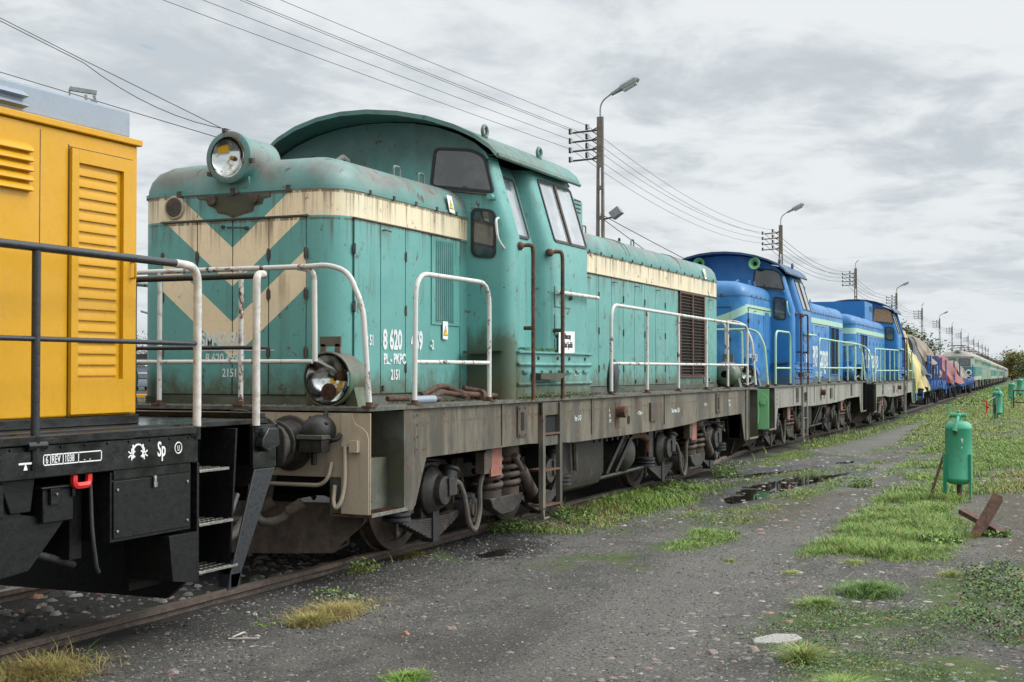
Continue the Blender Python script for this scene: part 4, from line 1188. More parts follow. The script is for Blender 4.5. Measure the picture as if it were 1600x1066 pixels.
# wheel-like mark
for cx in (6.455, 6.545):
    b.box(cx - .006, cx + .006, -1.5, -1.502, 1.115, 1.195)
    for an in (30, -30, 90): b.obox((cx + (-.012 if cx < 6.5 else .012), -1.501, 1.14), (.035 * math.cos(R(an)), 0, .035 * math.sin(R(an))), (0, .001, 0), (-.004 * math.sin(R(an)), 0, .004 * math.cos(R(an))))
b.tube([(6.5 + .045 * math.cos(R(a)), -1.5, 1.155 + .04 * math.sin(R(a))) for a in range(0, 181, 15)], .006, 6)
cc = 6.885
b.tube([(cc + .034 * math.cos(R(a)), -1.5, 1.155 + .034 * math.sin(R(a))) for a in range(0, 361, 20)], .004, 6)
b.build('sole_lettering', yl)
yb('6', 5.728, 1.131, .058, sx=.7); yb('REV', 5.775, 1.131, .058, sx=.68); yb('1038', 5.874, 1.131, .058, sx=.68); yb('.  .', 6.03, 1.131, .058, sx=1)
yb('Sp', 6.68, 1.115, .125, sx=.66, bold=.002); yb('U', 6.873, 1.137, .048, sx=.7)
b = MB('red'); b.tube(smoothpath([(5.99, -1.47, 1.05), (5.99, -1.47, .99), (6.11, -1.47, .99), (6.11, -1.47, 1.05)], .03), .02, 6); b.build('lifting_ring', yl, smooth=30)
b = MB('blackmatt', 'steel')      # locker below the sole beam
b.box(6.28, 7.04, -1.48, -.95, .64, 1.045); b.mat(0).box(6.30, 7.02, -1.485, -1.49, .66, .99)
b.mat(1).cyl((6.66, -1.5, 1.0), (6.66, -1.5, .95), .012, n=8); b.box(6.645, 6.675, -1.50, -1.51, .93, .96)
b.build('locker', yl, bevel=.006)
b = MB('blackmatt'); b.prism([(6.0, .80), (5.72, .55), (5.35, .52), (5.35, 1.0), (5.60, 1.0), (5.66, .86)], 'y', -1.40, -.98)
b.box(5.78, 6.02, -1.44, -1.1, .80, .985); b.box(5.75, 6.05, -1.46, -1.08, .985, 1.0); b.prism([(5.48, 1.05), (5.74, 1.05), (5.71, .87), (5.56, .87)], 'y', -1.42, -1.36); b.box(5.30, 5.46, -1.47, -1.3, .86, 1.04)
b.build('sand_box', yl, bevel=.006)
b = MB('blackmatt', 'steel'); b.cyl((5.52, -1.2, .55), (5.56, -1.2, .33), .07, n=12); b.tube(smoothpath([(5.30, -1.2, .6), (5.36, -1.2, .40), (5.50, -1.2, .30), (5.62, -1.22, .26)], .08), .045, 8)
b.box(5.2, 5.45, -1.35, -1.05, .58, .62); b.build('sand_valve', yl, smooth=40)
b = MB('blackmatt')
for x_ in (6.15, ): b.box(x_, x_ + .1, -1.30, -.9, .55, 1.05)
b.box(-4.5, 7.7, -1.0, 1.0, .62, 1.26); b.prism([(-1.3, .62), (-1.3, .30), (-1.1, .14), (1.1, .14), (1.3, .30), (1.3, .62)], 'x', 7.30, 7.34); b.box(6.9, 7.34, -1.12, -1.08, .25, .7)
b.build('underframe', yl)
# corner steps
b = MB('black', 'blackmatt', 'steel')
for q, xw in ((1.0, .32), (.66, .37), (.36, .42)):
    b.mat(0).box(7.10, 7.10 + xw, -1.50, -1.18, q - .012, q)
    b.mat(2).box(7.10, 7.10 + xw, -1.505, -1.49, q - .014, q + .002)
    for i in range(8):
        for j in range(4): b.box(7.12 + i * xw / 8, 7.16 + i * xw / 8, -1.49 + j * .07, -1.46 + j * .07, q, q + .003)
b.mat(1).box(7.08, 7.10, -1.5, -1.15, .30, 1.05); b.prism([(7.10, .30), (7.52, .30), (7.70, 1.25), (7.10, 1.25)], 'y', -1.22, -1.18); b.prism([(-1.22, .30), (-1.45, .30), (-1.5, 1.25), (-1.22, 1.25)], 'x', 7.50, 7.52)
b.prism([(7.08, .30), (7.08, .62), (6.80, .62), (6.84, .34)], 'y', -1.5, -1.15)
b.mat(0).box(7.70, 8.0, -1.50, -1.47, .97, 1.262); b.box(7.98, 8.0, -1.5, 1.5, .97, 1.262)
b.build('corner_steps', yl, bevel=.004)
b = MB('tubegrey'); b.prism([(7.72, .965), (7.97, .965), (7.56, .28), (7.52, .20), (7.42, .20), (7.45, .30)], 'y', -1.50, -1.485); b.prism([(7.45, .21), (7.56, .21), (7.56, .30), (7.45, .30)], 'y', -1.5, -1.40)
b.build('step_bracket', yl, bevel=.003)
b = MB('black'); b.prism([(7.74, 1.18), (7.80, 1.24), (7.92, 1.24), (7.94, 1.12), (7.80, 1.08), (7.72, 1.12)], 'y', -1.50, -1.56); b.build('step_lamp', yl, smooth=30, bevel=.006)
for yy in (-.875, .875):
    b = MB('black', 'steel')
    b.mat(0).lathe([(.25, 0), (.25, .03), (.18, .05), (.18, .22), (.20, .23)], (8.0, yy, 1.06), (1, 0, 0), 26)
    b.lathe([(.14, .2), (.14, .38), (.28, .44), (.285, .47), (.0, .475)], (8.0, yy, 1.06), (1, 0, 0), 30)
    b.build('buffer', yl, smooth=35)
b = MB('black', 'steel', 'rubber')
for k in range(12): b.mat(0).cyl((4.9 + k * .19, -1.5, 1.215), (4.9 + k * .19, -1.508, 1.215), .009, n=6)
b.mat(0).box(6.30, 7.02, -1.47, -1.49, 1.0, 1.055); b.mat(1)
for q in ((6.33, .94), (6.99, .94), (6.33, .70), (6.99, .70)): b.cyl((q[0], -1.49, q[1]), (q[0], -1.498, q[1]), .010, n=6)
b.mat(0).box(5.995, 6.02, -1.445, -1.455, .93, .975); b.box(5.82, 5.90, -1.44, -1.46, .90, .985)
b.mat(1).cyl((5.86, -1.46, .955), (5.86, -1.47, .955), .008, n=6)
b.build('bolts', yl, bevel=.002)
for i, pts in enumerate(([(6.2, -1.40, 1.05), (6.2, -1.42, .70), (6.24, -1.42, .50), (6.28, -1.40, .47)], [(5.2, -1.30, .85), (5.5, -1.36, .70), (5.9, -1.25, .62), (6.3, -1.2, .50)], [(7.2, -1.1, .8), (7.6, -1.2, .5), (7.9, -1.15, .55), (8.1, -1.1, .75)])):
    b = MB('rubber'); b.tube(smoothpath(pts, .15), .012 if i == 0 else .022, 8); b.build('pipe', yl, smooth=50)
b = MB('blackmatt', 'hose'); b.box(8.0, 8.3, -.06, .06, .98, 1.12); b.tube([(8.28, 0, 1.05), (8.6, 0, .98), (8.85, 0, 1.05)], .035, 8)
b.mat(1).tube(smoothpath([(8.0, -.5, .8), (8.2, -.5, .8), (8.35, -.62, .45), (8.5, -.75, .35), (8.7, -.8, .55)], .15), .035, 8); b.build('coupling_gear', yl, smooth=50)
# handrails of the yellow engine
for sy in (-1, 1):
    y = sy * 1.5
    b = MB('tubegrey', 'offwhite', 'black')
    b.tube([(-4, y, 2.29), (6.84, y, 2.29)], .024, 12)
    b.tube([(-4, y, 1.80), (7.07, y, 1.80)], .015, 10)
    b.tube([(5.65, y, 1.25), (5.65, y, 2.27)], .024, 12)
    b.mat(1).tube(smoothpath([(6.84, y, 2.29), (7.075, y, 2.285), (7.075, y, 1.28)], .12), .026, 12)
    b.mat(2).cyl((7.075, y, 1.28), (7.075, y, 1.20), .024); b.tube([(5.58, y, 1.23), (5.72, y, 1.23)], .03, 8); b.cyl((5.65, y, 1.28), (5.65, y, 1.1), .026); b.ball((7.03, sy * 1.49, 1.24), .05, .03, .035)
    b.build('side_handrail', yl, smooth=50)
    b = MB('tubegrey', 'offwhite', 'black')
    b.mat(1).tube(smoothpath([(7.735, y, 1.26), (7.735, y, 2.28), (7.86, sy * 1.47, 2.29)], .1), .026, 12)
    b.mat(0).tube(smoothpath([(7.84, sy * 1.475, 2.29), (7.97, sy * 1.42, 2.29), (7.97, sy * 1.2, 2.29), (7.97, sy * .2, 2.29)], .08), .023, 10)
    b.tube(smoothpath([(7.735, y, 1.79), (7.97, sy * 1.44, 1.79), (7.97, sy * .2, 1.79)], .06), .014, 8)
    b.tube([(7.97, sy * .29, 1.3), (7.97, sy * .29, 2.28)], .024, 8)
    b.mat(2).cyl((7.735, y, 1.27), (7.735, y, 1.22), .024)
    b.build('end_handrail', yl, smooth=50)
for ax in (5.0, 2.4, -2.4):
    b = MB('blackmatt', 'steel')
    for sy in (-1, 1): b.lathe([(.05, 0), (.50, .0), (.55, .02), (.55, .1), (.58, .11), (.58, .135), (.4, .135), (.1, .13)], (ax, sy * .845, .55), (0, -sy, 0), 32)
    b.build('wheelset', yl, smooth=40)
# ------------------------------------------------------------------ stake wagons with tarpaulined loads


def wagon(label, X, L, stakes, cat='wagon'):
    y, h = place(X, L)
    r = thing('stake_wagon', label, cat, (X, y, gz(X + L / 2)), h, 'blue stake wagons behind the locomotives')
    b = MB('stakeblue'); b.box(.3, L - .3, -1.35, 1.35, 1.12, 1.24)
    for sy in (-1, 1): b.box(.3, L - .3, sy * 1.30, sy * 1.38, .85, 1.22)
    b.box(.3, .42, -1.35, 1.35, .8, 1.24); b.box(L - .42, L - .3, -1.35, 1.35, .8, 1.24)
    b.build('deck', r)
    for x in stakes:
        for sy in (-1, 1):
            b = MB('stakeblue'); b.box(x - .06, x + .06, sy * 1.39, sy * 1.48, .95, 2.45); b.box(x - .14, x + .14, sy * 1.38, sy * 1.46, .85, 1.45); b.build('stake', r)
    b = MB('stakeblue')
    for k in range(int(L / .8)): b.bar((.5 + k * .8, -1.42, .80), (.9 + k * .8, -1.42, 1.25), .05, .06); b.bar((.9 + k * .8, -1.42, 1.25), (1.3 + k * .8, -1.42, .80), .05, .06)
    b.build('side_truss', r)
    for xc in (3.2, L - 3.2):
        b = MB('gear'); b.box(xc - 1.6, xc + 1.6, -1.1, 1.1, .45, .8)
        for ax in (-.9, .9):
            for sy in (-1, 1):
                b.lathe([(.46, 0), (.46, .12), (.1, .14)], (xc + ax, sy * .75, .46), (0, sy, 0), 20); b.box(xc + ax - .16, xc + ax + .16, sy * 1.0, sy * 1.2, .32, .6)
                b.helix((xc + ax - .25, sy * 1.12), .07, .55, .80, 3, .02, 5)
        b.build('bogie', r)
    for xe, s_ in ((.3, -1), (L - .3, 1)):
        b = MB('stakeblue', 'gear')
        for yy in (-.87, .87): b.mat(1).lathe([(.1, 0), (.1, .4), (.23, .42), (.23, .45)], (xe, yy, 1.05), (s_, 0, 0), 16)
        b.mat(0).box(xe, xe + s_ * .05, -1.3, 1.3, .85, 1.25); b.build('buffer_end', r)
    b = MB('stakeblue')
    for xx in (2.0, 6.0): b.box(xx, xx + .5, -1.45, -1.40, .55, .9)
    b.build('step_plates', r)
    return r


def tarp_load(name, label, mat, X, L, w, zlo, ztop, seed, lumps, group=None):
    """draped sheet over a lumpy load"""
    rg = random.Random(seed); y, h = place(X, L)
    nx, ny = 40, 36
    ph = [rg.uniform(0, 6.3) for _ in range(8)]
    def top(u):
        z = 0
        for c, wd, ht in lumps: z = max(z, ht * max(0, 1 - (abs(u - c) / wd) ** 4))
        return z
    rings = []
    for i in range(nx + 1):
        u = i / nx; x = u * L; zt = zlo + .35 + (ztop - zlo - .35) * top(u)
        ring = []
        for j in range(ny + 1):
            v_ = j / ny * 2 - 1
            sgn = 1 if v_ > 0 else -1; a = abs(v_)
            fold = .035 * math.sin(u * 29 + ph[0] + a * 7) + .02 * math.sin(u * 47 + ph[1] + a * 5) + .07 * math.sin(u * 9 + v_ * 11 + ph[2]) + .06 * math.sin(u * 6 - v_ * 15 + ph[5])
            if a < .45: yy = sgn * w * .62 * (a / .45); zz = zt - .12 * (a / .45) ** 2 + fold * .5
            else:
                q = (a - .45) / .55; yy = sgn * (w * .62 + w * .38 * q ** .8 + fold * (0.4 + q)); zz = zt - .12 - (zt - .12 - zlo) * q ** 1.05 + .1 * math.sin(u * 13 + ph[3]) * q
            ring.append((x + fold * .4 + (.25 * math.sin(a * 4 + ph[4]) if i in (0, nx) else 0), yy, zz))
        rings.append(ring)
    b = MB(mat); b.loft(rings, False)
    for k in (0, nx):
        f = rings[k]; b.add(f, [tuple(range(len(f)))])
    o = b.build(name, smooth=60, label=label, category='tarpaulin')
    if group: o['group'] = group
    o.location = (X, y, gz(X)); o.rotation_euler = (0, 0, h)
    return o


wagon('blue stake wagon under the yellow and brown tarpaulins', 54.9, 21.2, [9.5, 11.3, 13.4, 15.6, 17.8, 20.0])
wagon('blue stake wagon carrying the red tarpaulin', 77.4, 21.5, [2.0, 11.5, 19.5])
wagon('far blue stake wagon just before the green electric locomotive', 100.2, 24.5, [22])
tarp_load('tarpaulin', 'faded yellow tarpaulin draped over a wagon load', 'tarpyellow', 55.1, 7.0, 1.60, .90, 3.45, 3, [(.15, .42, 1), (.75, .42, .66)])
tarp_load('tarpaulin', 'dark grey tarpaulin between the yellow and the brown one', 'tarpgrey', 60.6, 5.0, 1.38, 1.5, 3.3, 5, [(.1, .8, 1), (.5, .6, .8)])
tarp_load('tarpaulin', 'brown tarpaulin over the tall load behind the blue stakes', 'tarpbrown', 63.0, 7.6, 1.42, 2.1, 3.4, 8, [(.3, .55, 1), (.75, .4, .85)])
tarp_load('tarpaulin', 'small brown tarpaulin at the end of the first stake wagon', 'tarpbrown', 71.2, 4.2, 1.36, 1.5, 3.2, 12, [(.3, .7, 1)])
tarp_load('tarpaulin', 'red tarpaulin draped over machinery on a stake wagon', 'tarpred', 80.0, 16.0, 1.6, 1.0, 2.75, 15, [(.15, .35, 1), (.55, .3, 1), (.9, .25, .8)])
tarp_load('tarpaulin', 'beige tarpaulin hanging beyond the red one', 'tarpbrown', 98.5, 12.0, 1.5, 1.3, 2.6, 19, [(.4, .6, 1)])
ld = MB('gear', 'gearbrown'); y_, h_ = place(62, 8)
for k in range(5): ld.cyl((k * 1.7, -.9, 1.7), (k * 1.7 + .9, .9, 1.9), .42, n=16); ld.box(k * 1.7, k * 1.7 + 1.1, -1.1, 1.0, 1.24, 1.5)
o = ld.build('machine_parts', smooth=30, label='dark machine parts lying under the brown tarpaulin', category='machinery'); o.location = (62, y_, gz(62)); o.rotation_euler = (0, 0, h_)


# ------------------------------------------------------------------ electric locomotives beyond
def electric(label, X, L, c, lamp=True):
    y, h = place(X, L)
    r = thing('electric_locomotive', label, 'locomotive', (X, y, gz(X + L / 2)), h, 'line of electric locomotives in the distance')
    w = 1.5
    def sec(wd, z0, z1, m, x0, x1, nm, rake=0.0):
        b = MB(m); o_ = [(x0 + .35, -wd), (x1 - .35, -wd), (x1, -wd + .35), (x1, wd - .35), (x1 - .35, wd), (x0 + .35, wd), (x0, wd - .35), (x0, -wd + .35)]
        def sh(p): return (p[0] + (rake if p[0] < L / 2 else -rake), p[1] * (1 - .04 * (rake > 0)))
        b.loft([[(x, yy, z0) for x, yy in o_], [(*sh((x, yy)), z1) for x, yy in o_]], True, True, True); return b.build(nm, r, smooth=20)
    sec(w, 1.15, 1.5, c[2], 0, L, 'skirt'); sec(w + .004, 1.5, 2.35, c[0], -.02, L + .02, 'lower_body'); sec(w, 2.35, 3.25, c[1], 0, L, 'upper_body', .25)
    b = MB('eroof')
    pr = [(-1.46, 3.25), (-1.3, 3.48), (-.9, 3.68), (-.4, 3.78), (.4, 3.78), (.9, 3.68), (1.3, 3.48), (1.46, 3.25)]
    b.loft([[(x, a * s_, 3.25 + (z - 3.25) * q) for a, z in pr] for x, s_, q in ((.2, 1, .02), (.5, .95, .75), (1.3, 1, 1), (L - 1.3, 1, 1), (L - .5, .95, .75), (L - .2, 1, .02))], False)
    b.build('roof', r, smooth=40)
    for sy in (-1, 1):
        window(r, [(sy * .12, 2.45), (sy * .12, 3.1), (sy * 1.05, 3.08), (sy * 1.1, 2.45)], lambda a, z: (.0 + (z - 2.35) * .28 - .02, a, z), (-1, 0, .28), .04, 'glass', name='window')
        b = MB('white', 'glass'); b.lathe([(.25, 0), (.26, .05), (.18, .07)], (0, sy * .95, 1.85), (-1, 0, 0), 18); b.mat(1).lathe([(.17, .075), (.1, .085)], (0, sy * .95, 1.85), (-1, 0, 0), 14); b.build('headlight', r, smooth=40)
    b = MB(c[1], 'glass'); b.lathe([(.32, .0), (.34, -.3), (.30, -.33)], (.75, 0, 3.55), (1, 0, 0), 20); b.mat(1).lathe([(.2, -.335), (.1, -.345)], (.75, 0, 3.55), (1, 0, 0), 16); b.build('top_headlight', r, smooth=40)
    n = 8
    for k in range(n):
        x = 1.0 + k * (L - 2.4) / (n - 1)
        b = MB('glass' if k in (0, n - 1) else c[3]); b.box(x, x + (.8 if k in (0, n - 1) else 1.4), -w * .985 - .012, -w * .985, 2.5, 3.05); b.build('window' if k in (0, n - 1) else 'side_grille', r)
    b = MB('egreen' if c[1] != 'egreen' else 'gear')
    for k in range(n): b.box(.9 + k * (L - 2.2) / (n - 1), .95 + k * (L - 2.2) / (n - 1), -w - .01, -w - .004, 1.2, 3.2)
    b.box(.4, L - .4, -w - .012, -w - .003, 2.33, 2.37)
    b.build('body_ribs', r)
    b = MB('gear')
    for xc in (3.4, L - 3.4):
        b.box(xc - 2.2, xc + 2.2, -1.2, 1.2, .4, .9)
        for ax in (-1.5, 1.5): b.cyl((xc + ax, -1.0, .6), (xc + ax, 1.0, .6), .6, n=20)
    b.box(.5, L - .5, -1.1, 1.1, .9, 1.15); b.build('bogies', r)
    for xx in (1.6, 4.6, L - 5): 
        b = MB(c[2]); b.box(xx, xx + .3, -1.5, -1.45, .55, 1.15); b.build('step', r)
    b = MB('stakeblue' if lamp else 'gear')
    for yy in (-.87, .87): b.lathe([(.12, 0), (.12, .4), (.25, .42), (.25, .46)], (0, yy, 1.05), (-1, 0, 0), 16)
    b.box(-.06, 0, -1.3, 1.3, .85, 1.3); b.box(-.25, -.05, -1.3, -1.0, .5, .9); b.build('buffers', r)
    for xc in (2.4, L - 4.5):
        b = MB('rusty')
        for yy in (-.55, .55): b.tube([(xc - .7, yy, 3.85), (xc + .9, yy * .8, 4.15), (xc - .9, yy * .6, 4.22)], .03, 5); b.box(xc - .9, xc + 1.0, yy - .05, yy + .05, 3.78, 3.88)
        b.tube([(xc - .9, -.95, 4.14), (xc - .95, -.6, 4.26), (xc - .95, .6, 4.26), (xc - .9, .95, 4.14)], .035, 6); b.tube([(xc - .6, -.6, 4.24), (xc - .6, .6, 4.24)], .03, 5)
        for yy in (-.5, .5): b.cyl((xc, yy, 3.7), (xc, yy, 3.85), .08, n=8)
        b.build('pantograph', r)
    return r


A = ('egreen', 'palegreen', 'cream', 'palegreen'); Bc = ('palegreen', 'palegreen', 'palegreen', 'egreen')
W = ('egreen', 'cream', 'cream', 'palegreen'); Rd = ('rustred', 'rustred', 'gearbrown', 'cream')
Gy = ('greyroof', 'greyroof', 'palegreen', 'egreen'); Yl = ('yellow', 'yellow', 'gear', 'cream')
EL = [('nearest electric locomotive, cream and green face with two round headlights', A), ('pale green electric locomotive directly behind the nearest electric one', Bc), ('third electric locomotive of the line, pale green sides', Bc), ('fourth electric locomotive of the line, cream over dark green', W), ('fifth electric locomotive of the line, cream over dark green', W), ('sixth electric locomotive of the line, pale green', Bc), ('seventh electric locomotive of the line, cream over dark green', W), ('eighth electric locomotive of the line, just before the red one', W), ('red electric locomotive far along the line', Rd), ('grey electric locomotive behind the red one', Gy), ('distant grey electric locomotive before the yellow one', Gy), ('tiny yellow electric locomotive at the far end of the line', Yl)]
xe = 126.3
for i, (lb, c) in enumerate(EL):
    L_ = 19.5 if i < 8 else 22; electric(lb, xe, L_, c, i == 0); xe += L_ + 1.6 + (6 if i > 7 else 0)

# ------------------------------------------------------------------ line of concrete poles with lamps and wires
poles = [(39.2, 7.0), (72.4, 8.33), (105.5, 9.45), (141.1, 10.85), (177.6, 12.25), (214.3, 13.6), (251.5, 15.0)]
for k in range(7): poles.append((288.5 + 37 * k, 16.45 + 1.43 * k))
ORD = ['first', 'second', 'third', 'fourth', 'fifth', 'sixth', 'seventh', 'eighth', 'ninth', 'tenth', 'eleventh', 'twelfth', 'thirteenth', 'fourteenth']
POLE_H = 9.4


def pole(i, x, y, lamp):
    what = 'with two lamps, nearest and tallest in the photo' if i == 0 else ('with a street lamp head' if lamp else 'with a bare curved pipe on top')
    r = thing('utility_pole', 'concrete lattice pole %s, %s from the camera' % (what, ORD[i]) if i else 'concrete lattice pole with two lamps, nearest and tallest in the photo', 'pole', (x, y, -.08), R(2), 'concrete poles along the tracks')
    b = MB('concrete'); H = POLE_H + .08
    for sy in (-1, 1): b.loft([[(-.09, sy * .045 * 1, 0), (.09, sy * .045, 0), (.09, sy * (.17), 0), (-.09, sy * .17, 0)], [(-.06, sy * .04, H - 1.5), (.06, sy * .04, H - 1.5), (.06, sy * .105, H - 1.5), (-.06, sy * .105, H - 1.5)]], True, True, True)
    z = .8
    while z < H - 1.6: b.box(-.07, .07, -.06, .06, z, z + .12); z += .92
    b.loft([[(-.06, -.105, H - 1.55), (.06, -.105, H - 1.55), (.06, .105, H - 1.55), (-.06, .105, H - 1.55)], [(-.055, -.095, H), (.055, -.095, H), (.055, .095, H), (-.055, .095, H)]], True, True, True)
    b.build('shaft', r, smooth=0)
    for k in range(4):
        z = H - .42 - k * .29
        a = MB('iron', 'insul', 'geardark')
        a.bar((0, .08, z + .02), (0, .92, z - .02), .05, .05); a.bar((0, .1, z - .12), (0, .28, z + .01), .03, .03); a.bar((0, .1, z + .10), (0, .28, z + .01), .03, .03)
        for yy, dz in ((.92, 0), (.38, .11)):
            a.mat(1).cyl((0, yy, z + dz - .03), (0, yy, z + dz + .09), .05, n=10); a.mat(2).cyl((0, yy + .06, z + dz - .06), (0, yy + .06, z + dz + .11), .045, n=8)
        a.build('insulator_arm', r, smooth=40)
    p = MB('galv'); p.tube(smoothpath([(0, 0, H - .1), (0, 0, H + .45), (-.02, -.42 if lamp else -.25, H + .72 if lamp else H + .62)], .3), .025 if i < 3 else .04, 8); p.build('lamp_pipe', r, smooth=50)
    if lamp:
        p = MB('galv', 'insul')
        d_ = Vector((-.05, -.9, .43)).normalized(); s0 = Vector((-.02, -.36, H + .66)); up = Vector((0, .43, .9))
        p.loft([[s0 + d_ * t_ + Vector((1, 0, 0)) * a * w_ + up * c_ * h_ for a, c_ in ((-1, -.6), (1, -.6), (1, .4), (.5, 1), (-.5, 1), (-1, .4))] for t_, w_, h_ in ((0, .06, .055), (.34, .085, .075), (.36, .14, .10), (.86, .155, .12), (.98, .08, .04))], True, True, True)
        p.mat(1).loft([[s0 + d_ * t_ + Vector((1, 0, 0)) * a * .12 - up * c_ for a, c_ in ((-1, .065), (1, .065), (.7, .13), (-.7, .13))] for t_ in (.40, .86)], True, True, True)
        p.build('lamp_head', r, smooth=40)
    if i == 0:
        p = MB('galv', 'insul', 'rusty')
        p.obox((-.04, -.52, H - 2.98), (0, -.14, .10), (.16, 0, 0), (0, .07, .10)); p.mat(1).obox((-.04, -.58, H - 3.06), (0, -.13, .09), (.14, 0, 0), (0, .01, .015)); p.mat(2).bar((0, -.12, H - 3.15), (-.04, -.45, H - 3.1), .05, .05)
        p.build('floodlight', r, bevel=.01)
        p = MB('gearbrown', 'iron'); p.box(-.1, .1, -.34, -.16, H - 5.5, H - 3.85); p.mat(1)
        for z_ in (H - 3.95, H - 4.6, H - 5.4): p.bar((0, -.3, z_), (0, -.62, z_ + .02), .04, .04); p.cyl((0, -.6, z_), (0, -.6, z_ + .2), .04, n=8)
        p.build('cable_box', r)
        p = MB('galv'); p.tube([(0, -.5, H - 4.7), (0, -.5, H - 7)], .04, 6); p.build('conduit', r)
    elif i in (2, 4):
        p = MB('gearbrown'); p.box(-.1, .1, -.4, -.2, H - 3.9, H - 3.3); p.bar((0, -.4, H - 3.4), (0, -.8, H - 3.3), .04, .04); p.build('cable_box', r)
    elif i == 3:
        p = MB('galv'); p.obox((-.04, -.5, H - 3.2), (0, -.12, .1), (.14, 0, 0), (0, .06, .1)); p.build('floodlight', r)
    return r


for i, (x, y) in enumerate(poles): pole(i, x, y, i in (0, 1, 3, 5))
pl0 = pole(0, 5.0, 12.9, False); pl0.scale = (1, 1, 1.225); pl0['label'] = 'concrete pole standing outside the left edge, carrying the wires'


def wire(p0, p1, sag, r=.006, n=16):
    b = MB('rubber'); p0, p1 = Vector(p0), Vector(p1)
    b.tube([p0.lerp(p1, t_) - Vector((0, 0, sag * 4 * t_ * (1 - t_))) for t_ in [i / n for i in range(n + 1)]], r, 5, False)
    return b


chain = [(5.0, 12.9)] + poles[:8]
lw = [('topmost', .95, 0), ('second highest', .4, .0), ('third highest', .95, 1), ('fourth highest', .4, 1), ('lowest', .95, 2)]
for j, (nm, dy, k) in enumerate(lw):
    b = MB('rubber')
    for i in range(len(chain) - 1):
        (xa, ya), (xb, yb_) = chain[i], chain[i + 1]
        za = POLE_H - .36 - k * .29 + (.11 if dy < .5 else 0)
        q = wire((xa, ya + dy, za if i else za * 1.225), (xb, yb_ + dy, za), .62 if i else .12, .007 if i < 2 else .012)
        b.add(q.v, q.f)
    b.build('overhead_wire', label='%s of the five wires strung along the concrete poles' % nm, category='wire', group='wires along the poles', smooth=60)
lf = [((19.4, 23.9, 14.1), (23.8, 13.74, 8.50), (26.4, 7.8, 5.3), 'upper thin wire crossing the sky at the left edge'), ((19.4, 23.9, 14.0), (23.8, 13.74, 8.44), (25.1, 10.75, 6.95), 'bowed thin wire crossing the sky at the left edge'), ((19.0, 24.8, 11.3), (24.43, 12.32, 7.21), (26.2, 8.3, 5.9), 'lower thin wire passing behind the yellow locomotive roof')]
for a, m_, c, lb in lf:
    b = MB('rubber'); a, m_, c = Vector(a), Vector(m_), Vector(c)
    b.tube([a.lerp(m_, t_ / 8) for t_ in range(8)] + [m_.lerp(c, t_ / 8) - Vector((0, 0, .25 * 4 * (t_ / 8) * (1 - t_ / 8) if 'bowed' in lb else 0)) for t_ in range(9)], .009, 5, False)
    b.build('thin_wire', label=lb, category='wire', group='thin wires at the left', smooth=60)
cpts = [((37.75, 6.5, 6.24), (56, 1.4, 2.6)), ((38.1, 6.5, 6.1), (44, 2.0, 2.4))]
for i, (a, c) in enumerate(cpts):
    b = wire(a, c, .15, .012); b.build('stay_wire', label=('upper' if i == 0 else 'lower') + ' stay wire slanting down from the nearest pole behind the teal roof', category='wire', smooth=60)
# mast with bracket seen over the yellow roof
mr = thing('bracket_mast', 'grey steel bracket and insulator above the yellow locomotive roof', 'mast', (19.6, 9.9, -.08), R(-50))
b = MB('galv'); b.bar((0, 0, 0), (0, 0, 6.6), .12, .12); b.bar((-.14, 0, 0), (-.14, 0, 6.7), .05, .05); b.build('post', mr)
b = MB('galv', 'iron'); b.bar((.05, 0, 6.75), (-.42, 0, 6.8), .08, .07); b.bar((-.42, 0, 6.8), (-.42, 0, 6.5), .03, .03); b.bar((0, 0, 6.7), (.12, 0, 6.2), .03, .05); b.mat(1).cyl((-.42, 0, 6.45), (-.28, 0, 6.45), .06, n=10); b.build('bracket', mr)
# things glimpsed between the yellow and the teal locomotive
lr = thing('street_lamp', 'small distant street lamp in the gap between yellow and teal locomotives', 'lamp', (49, 31.7, -.08), 0)
b = MB('galv'); b.tube(smoothpath([(0, -1.2, 0), (0, -1.2, 4.0), (0, -.2, 4.22)], .4), .05, 8); b.build('post', lr)
b = MB('galv'); b.obox((0, .0, 4.25), (0, .28, .07), (.1, 0, 0), (0, .01, .05)); b.build('lamp_head', lr, bevel=.02)
bl = thing('depot_building', 'low grey depot building behind the parked silver car', 'building', (112, 78, -.1), R(38))
b = MB('greyroof'); b.box(-2, 2, -14, 14, 0, 2.1); b.build('wall', bl)
b = MB('gear'); b.box(-2.4, 2.4, -14.3, 14.3, 2.9, 3.3); b.prism([(-2.4, 2.3), (2.4, 2.3), (2.4, 2.5), (-2.4, 2.5)], 'y', -14.2, 14.2); b.build('roof', bl)
b = MB('glass'); b.box(-2.01, -2.03, -13, 13, 2.5, 2.9); b.build('window', bl)
cr = thing('parked_car', 'silver estate car with red tail lamp parked between the two engines', 'car', (89.8, 63.2, -.08), R(20))
b = MB('greyroof')
body_ = [(-2.0, .35), (-2.05, .75), (-1.95, 1.0), (-1.75, 1.45), (-.2, 1.5), (.7, .98), (1.9, .82), (2.05, .6), (2.05, .35)]
b.prism(body_, 'y', -.82, .82); b.build('body', cr, bevel=.06)
b = MB('glass'); b.prism([(-1.72, 1.02), (-1.6, 1.36), (-.9, 1.38), (-.9, 1.02)], 'y', -.835, .835); b.prism([(-.82, 1.02), (-.82, 1.38), (-.25, 1.38), (.4, 1.02)], 'y', -.835, .835); b.prism([(-2.0, 1.04), (-1.98, 1.0), (-1.80, 1.38), (-1.83, 1.4)], 'y', -.65, .65); b.build('window', cr)
